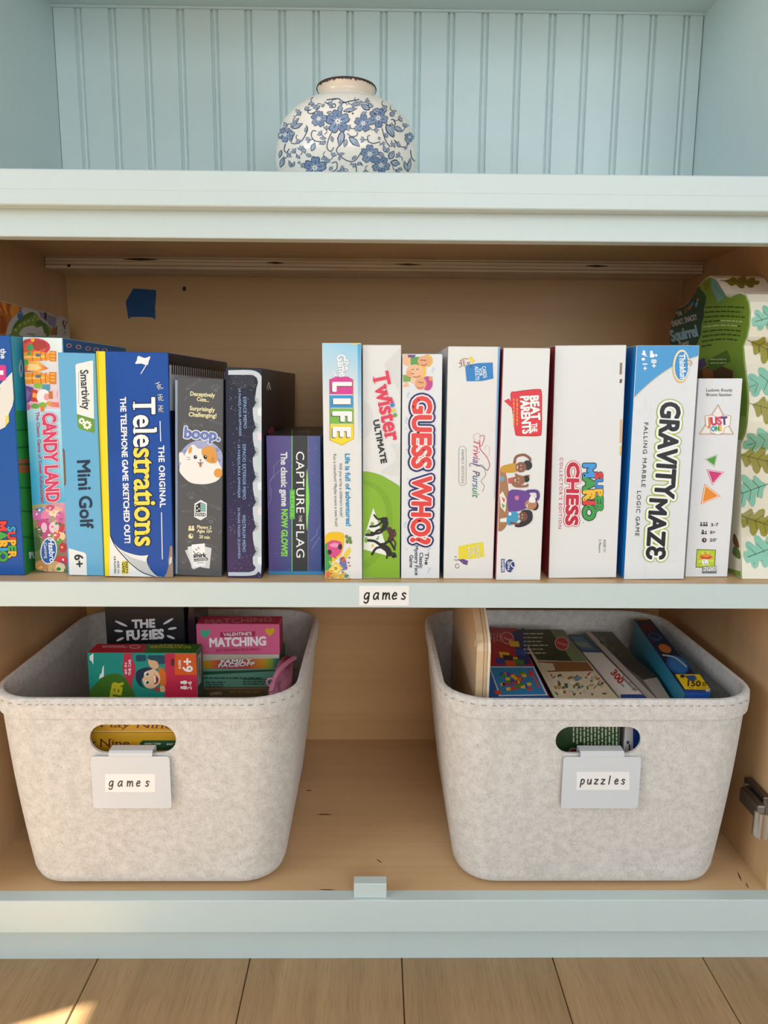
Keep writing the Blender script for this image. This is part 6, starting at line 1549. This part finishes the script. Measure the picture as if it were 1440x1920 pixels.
cs = ['c8b02a', 'd88a2a', 'd84a4a', 'c8406a', 'd8503a', 'd8962a', '8aa83a', '3a7a6a']; xx = [200, 300, 390, 520, 700, 840, 930, 980, 1026]
for k in range(8): A.poly([(xx[k], 545 - (xx[k] - 200) * .03), (xx[k + 1], 545 - (xx[k + 1] - 200) * .03), (xx[k + 1], 660 - (xx[k + 1] - 200) * .04), (xx[k], 660 - (xx[k] - 200) * .04)], [cs[k], cs[min(7, k + 1)], cs[min(7, k + 1)], cs[k]], 1)
A.text('FAMILY', (402, 578), (742, 560), 38, 'f2e8e0', 4, bold=.05, shear=.15, outline=((.05, '2a1a28'),)); A.text('FACEOFF', (380, 616), (770, 594), 36, 'f2e8e0', 4, bold=.05, shear=.15, outline=((.05, '2a1a28'),))
A.build('title_lettering', g.root)
g = GameBox('mint green box with fine print in the basket stack', tl.x + 0.004, tr.x - 0.006, yM + 0.001, z_c - z_d, 0.11, 0.0, dict(front='6fae98', right='5a9480', top='2f5a48', left='5a9480'), z0=z_d + 0.0002, group=GL)
A = Art(g.front(), MZ); A.poly([(200, 660), (1000, 625), (1000, 655), (200, 695)], '2f5a48', 0); A.lines(232, 718, 880, 736, 1, 13, '2c4a40', 1, seed=3); A.lines(250, 760, 490, 826, 3, 11, '2c4a40', 1, seed=5); A.lines(640, 730, 930, 800, 3, 11, '2c4a40', 1, seed=7); A.build('fine_print', g.root)
z_e = ZF
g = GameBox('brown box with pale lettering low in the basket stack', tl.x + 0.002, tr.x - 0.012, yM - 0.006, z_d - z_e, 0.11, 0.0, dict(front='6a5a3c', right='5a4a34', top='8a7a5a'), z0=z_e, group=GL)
A = Art(g.front(), MZ); A.text('LUMINO', (300, 905), (420, 898), 30, 'b8ac8c', 1, bold=.04); A.lines(500, 860, 830, 880, 1, 18, '8a7a3a', 1, seed=3); A.build('lettering', g.root)
# pink mesh zip bag slumped in the corner
def mesh_bag():
    root = empty('mesh_bag', (-0.125, 0.12, ZF), 'pink mesh zip bag slumped in the corner of the left basket', 'bag', GL)
    MB = plain('pink_mesh', 'b06a84', rough=0.6, bump=0.8, bscale=900, vary=0.25)
    pr = [atz(*MZ(950, 905), E - 0.43), atz(*MZ(1180, 905), E - 0.43)]
    rows = 9; cols_ = 12; V = []; F = []
    for i in range(rows):
        t = i / (rows - 1)
        for j in range(cols_):
            a = 2 * math.pi * j / cols_
            rx = 0.022 * (1 - 0.45 * t ** 2); ry = 0.048 * (1 - 0.35 * t)
            x_ = -0.1560 + 0.028 * t + rx * math.cos(a) * (1 + .06 * math.sin(3 * a + 5 * t)); y_ = 0.135 + 0.03 * t + ry * math.sin(a)
            V.append((x_, y_, ZF + (E - 0.398 - ZF) * t + 0.010 * math.sin(a) * t))
    for i in range(rows - 1):
        for j in range(cols_): F.append((i * cols_ + j, i * cols_ + (j + 1) % cols_, (i + 1) * cols_ + (j + 1) % cols_, (i + 1) * cols_ + j))
    F.append(tuple(reversed(range(cols_)))); F.append(tuple((rows - 1) * cols_ + j for j in range(cols_)))
    mk('bag_body', V, F, MB, root, smooth=True)
    # zip tape and ring pull along the top seam
    V = []; F = []
    tape = [Vector((-0.142, 0.122, E - 0.414)), Vector((-0.1365, 0.142, E - 0.397)), Vector((-0.127, 0.165, E - 0.390)), Vector((-0.116, 0.190, E - 0.389))]
    for k, p in enumerate(spline([tuple(v) for v in tape], False, 5)):
        p = Vector(p)
        for (dx_, dz_) in ((-.003, -.002), (.003, -.002), (.003, .002), (-.003, .002)): V.append(p + Vector((dx_, 0, dz_)))
    m_ = len(V) // 4
    for k in range(m_ - 1):
        for i in range(4): F.append((4 * k + i, 4 * k + (i + 1) % 4, 4 * k + 4 + (i + 1) % 4, 4 * k + 4 + i))
    mk('zip', V, F, plain('pink_zip', 'c87a98', rough=0.5), root)
    V = []; F = []
    for k in range(16):
        a = 2 * math.pi * k / 16
        for j in range(6):
            b = 2 * math.pi * j / 6; r_ = 0.0055 + 0.0014 * math.cos(b); V.append((-0.1425 + r_ * math.cos(a), 0.130 + 0.0014 * math.sin(b), E - 0.402 + r_ * math.sin(a)))
    for k in range(16):
        for j in range(6): F.append((6 * k + j, 6 * k + (j + 1) % 6, 6 * ((k + 1) % 16) + (j + 1) % 6, 6 * ((k + 1) % 16) + j))
    mk('zip_pull', V, F, plain('pink_zip', 'c87a98'), root, smooth=True)
mesh_bag()

# ------------------------------------------------------------------ things in the right basket
PZ = Zm(780, 1130, 2.1818); HZ_ = Zm(1020, 1340, 6.545)
GR = 'puzzles in the right basket'
ZP = E - 0.400
class Slab:
    """puzzle box standing on edge: top quad (front-left, front-right, back-right, back-left) dropped to the basket floor"""
    def __init__(s, label, q, zt_, cols, yfront=0.062, name='puzzle_box', foot=(0, 0, 0)):
        P = [atz(*PZ(*p), zt_) for p in q]
        def ext(a, b, y_):
            t = (y_ - a.y) / (b.y - a.y); return a + (b - a) * t
        fl_, fr_ = ext(P[0], P[3], yfront), ext(P[1], P[2], yfront)
        bl_, br_ = ext(P[0], P[3], min(P[3].y, 0.370)), ext(P[1], P[2], min(P[2].y, 0.370))
        s.top4 = [fl_, fr_, br_, bl_]; P[2], P[3] = br_, bl_
        zb_ = ZF + 0.0002
        s.root = empty(name, ((fl_.x + fr_.x) / 2, (yfront + P[2].y) / 2, zb_), label, 'puzzle', GR)
        V = [(p.x - (foot[1] if p.y > 0.2 else foot[0]), p.y - (foot[2] if p.y > 0.2 else 0), zb_) for p in s.top4] + [tuple(p) for p in s.top4]
        F = [(3, 2, 1, 0), (4, 5, 6, 7), (0, 1, 5, 4), (1, 2, 6, 5), (2, 3, 7, 6), (3, 0, 4, 7)]
        ms = [cardboard(c) for c in cols]            # top, front end, sides
        o = mk('carton', V, F, ms, s.root, fmats=[2, 0, 1, 2, 2, 2]); s.zt = zt_; s.fl, s.fr = fl_, fr_
        bm = bmesh.new(); bm.from_mesh(o.data); bmesh.ops.bevel(bm, geom=list(bm.edges), offset=0.0006, segments=1, affect='EDGES'); bmesh.ops.recalc_face_normals(bm, faces=bm.faces); bm.to_mesh(o.data); bm.free()
    def top(s): return Flat((0, s.fl.y, s.zt), (1, 0, 0), (0, 1, 0), None, s.top4[2].y - s.fl.y)
    def side(s): return Flat((s.fl.x, s.fl.y, ZF), s.top4[3] - s.top4[0], (0, 0, 1), (s.top4[3] - s.top4[0]).length, s.zt - ZF)
    def end(s): return Flat(s.fl, s.fr - s.fl, (0, 0, 1))
sA = Slab('red and blue puzzle box with a colourful map beside the wooden board', [(302, 385), (548, 385), (408, 104), (305, 100)], ZP, ('b01f2c', '1a3f8a', '8a1a24'))
A = Art(sA.top(), PZ)
A.poly([(302, 258), (484, 258), (548, 396), (296, 396)], '1d62a8', 0); A.poly([(300, 262), (482, 262), (540, 380), (340, 383)], 'd8e0ea', 1).poly([(303, 266), (479, 266), (531, 376), (346, 379)], '2a86c0', 2)
for k in range(42):
    rr_ = random.Random(k + 3); x_ = rr_.uniform(340, 465); y_ = rr_.uniform(280, 352); A.poly([(x_, y_), (x_ + 17, y_ - 2), (x_ + 19, y_ + 11), (x_ + 2, y_ + 12)], rr_.choice(['d83a34', 'f0c42a', '3f9a3a', '2f4fa0', 'e0782a', 'b03a6a']), 3)
A.rect(322, 360, 350, 376, 'd84a3a', 3); A.stroke([(470, 280), (505, 350)], 7, 'e04a4a', 3)
A.build('map_picture', sA.root)
A = Art(sA.top(), PZ)
A.ell(374, 146, 28, 24, 'e8c0c0', 1, n=22, rot=35).ell(374, 146, 25, 21, 'c2303c', 2, n=22, rot=35); A.text('MAP', (358, 150), (390, 160), 9, 'f0d8d8', 3)
A.lines(302, 125, 350, 165, 4, 5, 'd89a9a', 1, vertical=True, seed=2); A.poly([(395, 120), (440, 100), (470, 250), (420, 258)], '1f2f6a', 1)
for (x_, y_, c) in ((360, 215, 'f0c42a'), (395, 235, 'f0c42a'), (400, 170, 'f0c42a'), (345, 240, '2a3f9a'), (425, 205, '2a4fa8'), (420, 245, '3f7a3a'), (375, 228, '22202a'), (385, 250, 'd8502a')): A.poly([(x_ - 22, y_ - 14), (x_ + 20, y_ - 10), (x_ + 24, y_ + 12), (x_ - 14, y_ + 10)], c, 2)
A.build('cover_print', sA.root)
sB = Slab('dark green puzzle box with an animal picture, third from the board', [(568, 390), (832, 395), (600, 110), (412, 105)], ZP, ('cfc6b0', '26401f', '3a4a2a'))
A = Art(sB.top(), PZ)
A.poly([(412, 108), (545, 108), (640, 240), (498, 235)], '2c3a24', 0); A.poly([(545, 108), (602, 110), (700, 240), (640, 240)], '7a8a6a', 0); A.lines(440, 120, 540, 215, 6, 5, 'c8ccb8', 1, seed=5)
A.ell(597, 168, 30, 27, 'e8c8c0', 1, n=22, rot=35).ell(597, 168, 27, 24, 'c2303c', 2, n=22, rot=35); A.text('PUZZLE', (578, 168), (618, 180), 8, 'f4dcdc', 3)
A.build('cover_print', sB.root)
A = Art(sB.top(), PZ)
A.poly([(496, 240), (700, 244), (728, 280), (540, 284)], '8a6038', 1); A.poly([(500, 245), (560, 250), (570, 278), (528, 280)], 'd0c8a8', 2)
A.poly([(530, 285), (730, 282), (832, 395), (590, 396)], 'd8ccb0', 1)
for k in range(60):
    rr_ = random.Random(k + 77); x_ = rr_.uniform(560, 770); y_ = rr_.uniform(290, 385); x_ += (y_ - 290) * .35 - 20; A.ell(x_, y_, rr_.uniform(4, 13), rr_.uniform(3, 7), rr_.choice(['a8683a', '6f8a4a', 'c89a6a', '8a4a34', 'e8dcc4', '4f6a3a', 'b8b8a0', '7a98a8']), 2, n=8, rot=rr_.uniform(0, 180))
A.build('animal_picture', sB.root)
A = Art(sB.end(), HZ_)
for k in range(13):
    x_ = 340 + 44 * k; A.lines(x_, 60, x_ + 44, 395 - 30 * (k < 3), 1, 17, 'b4bc9c', 1, vertical=True, rag=.1, seed=k)
A.ell(362, 450, 58, 45, 'd8b0a8', 1, n=20).ell(362, 450, 48, 36, '8a2f30', 2, n=20)
A.build('fine_print', sB.root)
sC = Slab('white puzzle box with red number and blue front corner', [(838, 395), (948, 395), (690, 130), (622, 130)], ZP - 0.006, ('e6e3de', 'dcd4d4', 'd0ccc8'))
A = Art(sC.top(), PZ)
A.poly([(622, 131), (690, 131), (762, 205), (676, 203)], '2f5a7a', 0); A.poly([(630, 140), (680, 140), (740, 195), (680, 190)], '4f7f98', 1); A.poly([(640, 160), (700, 165), (720, 185), (670, 180)], '8a9a8a', 2)
A.poly([(838, 376), (928, 376), (950, 398), (838, 398)], '2a4f9a', 1)
A.text('300', (795, 288), (832, 335), 26, 'c2302c', 1, bold=.03); A.text('Puzzle', (822, 318), (848, 346), 9, '4a4644', 1); A.text('Ravensburger', (838, 308), (900, 366), 14, '6a6460', 1, bold=.01)
A.build('cover_print', sC.root)
A = Art(sC.end(), HZ_); A.rect(1092, 100, 1300, 500, '1f3f96', 1); A.text('e', (1042, 360), (1042, 320), 40, '2a2a30', 2, bold=.03); A.lines(1036, 362, 1060, 440, 1, 16, '2a2a30', 2, vertical=True); A.build('end_print', sC.root)
sD = Slab('glossy dark puzzle box with pale edges beside the white one', [(958, 395), (1042, 395), (775, 90), (668, 90)], ZP - 0.010, ('6e6a62', 'c8c4be', 'c8c4be'))
A = Art(sD.top(), PZ)
A.poly([(668, 92), (690, 92), (985, 396), (950, 396)], 'c4c0b8', 0); A.poly([(690, 92), (776, 92), (900, 230), (800, 205)], '4a5040', 0); A.poly([(800, 205), (900, 230), (985, 300), (930, 315), (860, 265)], '3a3e3c', 1); A.poly([(930, 318), (985, 305), (1042, 396), (990, 396)], 'b0aca4', 0)
for k in range(18):
    rr_ = random.Random(k + 31); x_ = rr_.uniform(715, 850); A.ell(x_, 110 + (x_ - 715) * .9 + rr_.uniform(-14, 14), 11, 6, rr_.choice(['5a6a48', '6a5a48', '3a4438', '787860']), 2, n=8, rot=45)
A.build('cover_print', sD.root)
# tall planet puzzle: teal cover face on the left, picture spine on top
sE = Slab('teal puzzle box with planets and a yellow number badge', [(1118, 392), (1226, 392), (932, 33), (868, 33)], E - 0.387, ('16264a', '1f4fa0', '2f8fae'), yfront=0.064, foot=(0.001, 0.016, 0.036))
A = Art(sE.top(), PZ)
A.poly([(880, 45), (925, 45), (945, 72), (898, 72)], 'c89a2a', 1); A.build('planet_print', sE.root); A = Art(sE.top(), PZ)
A.ell(945, 104, 24, 14, '6a2034', 1, rot=20); A.build('planet_print', sE.root); A = Art(sE.top(), PZ); A.ell(978, 140, 30, 16, '2a5a8a', 1, rot=15).ell(976, 138, 19, 8, '16264a', 2, rot=15); A.build('planet_print', sE.root); A = Art(sE.top(), PZ); A.ell(1018, 188, 28, 16, 'c87840', 1, rot=25); A.build('planet_print', sE.root); A = Art(sE.top(), PZ); A.ell(1070, 255, 50, 34, '1f5aa8', 1, rot=30).ell(1072, 253, 42, 27, '2f7ac0', 2, rot=30)
A.stroke([(1010, 215), (1060, 226), (1105, 262)], 6, 'b8d8d0', 2, smooth=True)
A.build('planet_print', sE.root); A = Art(sE.top(), PZ)
A.poly([(1060, 294), (1160, 294), (1206, 358), (1100, 356)], 'f0cc1f', 2); A.poly([(1100, 300), (1140, 298), (1150, 316), (1118, 322)], '2a5a94', 3); A.ell(1090, 302, 10, 7, '3a3a3a', 3, n=10); A.text('150', (1110, 342), (1165, 344), 22, '4a3a14', 3, bold=.04); A.lines(1170, 325, 1190, 344, 3, 4, '4a3a14', 3, rag=0); A.text('No. 12 975 4', (1118, 354), (1198, 356), 8, '6a5418', 3)
A.poly([(1096, 358), (1208, 360), (1230, 394), (1118, 394)], '1f4fa0', 1); A.text('Ravens', (1184, 362), (1222, 394), 16, 'e8eef6', 2, bold=.03)
A.build('number_badge', sE.root)
A = Art(sE.side(), PZ)
A.poly([(782, 36), (800, 40), (812, 70), (790, 100)], '2a3f8a', 1)
for (x_, y_, c) in ((826, 112, 'd8d8d0'), (862, 148, 'e0a860'), (918, 214, 'd0d8d4')): A.poly([(x_ - 14, y_ - 30), (x_ + 8, y_ - 14), (x_ + 14, y_ + 26), (x_ - 8, y_ + 10)], c, 1); A.poly([(x_ - 8, y_ - 14), (x_ + 3, y_ - 6), (x_ + 7, y_ + 10), (x_ - 4, y_ + 2)], '4a6a70', 2)
A.poly([(900, 225), (960, 270), (1075, 400), (1040, 400), (960, 330)], '1f6a8a', 1); A.stroke([(970, 300), (1010, 330), (1055, 355)], 8, 'a8c878', 2, smooth=True); A.stroke([(960, 285), (985, 300), (1005, 330)], 5, 'c8e0d8', 2, smooth=True)
A.build('cover_print', sE.root)
# plywood puzzle board with rounded front corner and stub holes
y0b, y1b = 0.066, 0.372
xa, xb_ = 0.1310, 0.1490
prf = [(y0b + 0.022, ZF), (y0b, E - 0.3330), (y0b + 0.003, E - 0.3225), (y0b + 0.012, E - 0.3135), (y0b + 0.055, E - 0.290), (y0b + 0.085, E - 0.280), (y1b - 0.03, E - 0.272), (y1b, E - 0.285), (y1b - 0.04, ZF)]
m_ = len(prf)
bdr = empty('puzzle_board', (0.14, 0.21, ZF), 'pale plywood board standing upright at the left of the puzzle basket', 'board')
bd_faces = [tuple(range(m_)), tuple(reversed(range(m_, 2 * m_)))] + [(i, m_ + i, m_ + (i + 1) % m_, (i + 1) % m_) for i in range(m_)]
LPLY = wood('birch_board', (0.56, 0.39, 0.22), (0.72, 0.54, 0.34), 1, grain=0.9, rough=0.4)
layers = ((xa, xa + 0.0092, LPLY), (xa + 0.0096, xa + 0.0140, plain('ply_dark_layer', (0.60, 0.41, 0.24), rough=0.5)), (xa + 0.0144, xb_, plain('ply_pale_layer', (0.80, 0.70, 0.54), rough=0.45)))
for (l0, l1, mt) in layers:
    o = mk('ply_layer', [(l0, y_, z_) for y_, z_ in prf] + [(l1, y_, z_) for y_, z_ in prf], bd_faces, mt, bdr)
    bm = bmesh.new(); bm.from_mesh(o.data); bmesh.ops.recalc_face_normals(bm, faces=bm.faces); bmesh.ops.bevel(bm, geom=[e for e in bm.edges], offset=0.0006, segments=1, affect='EDGES'); bm.to_mesh(o.data); bm.free()
A = Art(Flat((xa, 0, 0), (0, 1, 0), (0, 0, 1)), PZ); A.ell(245, 166, 7, 17, 'e4d2b0', 0, n=16); A.build('peg_hole', bdr)
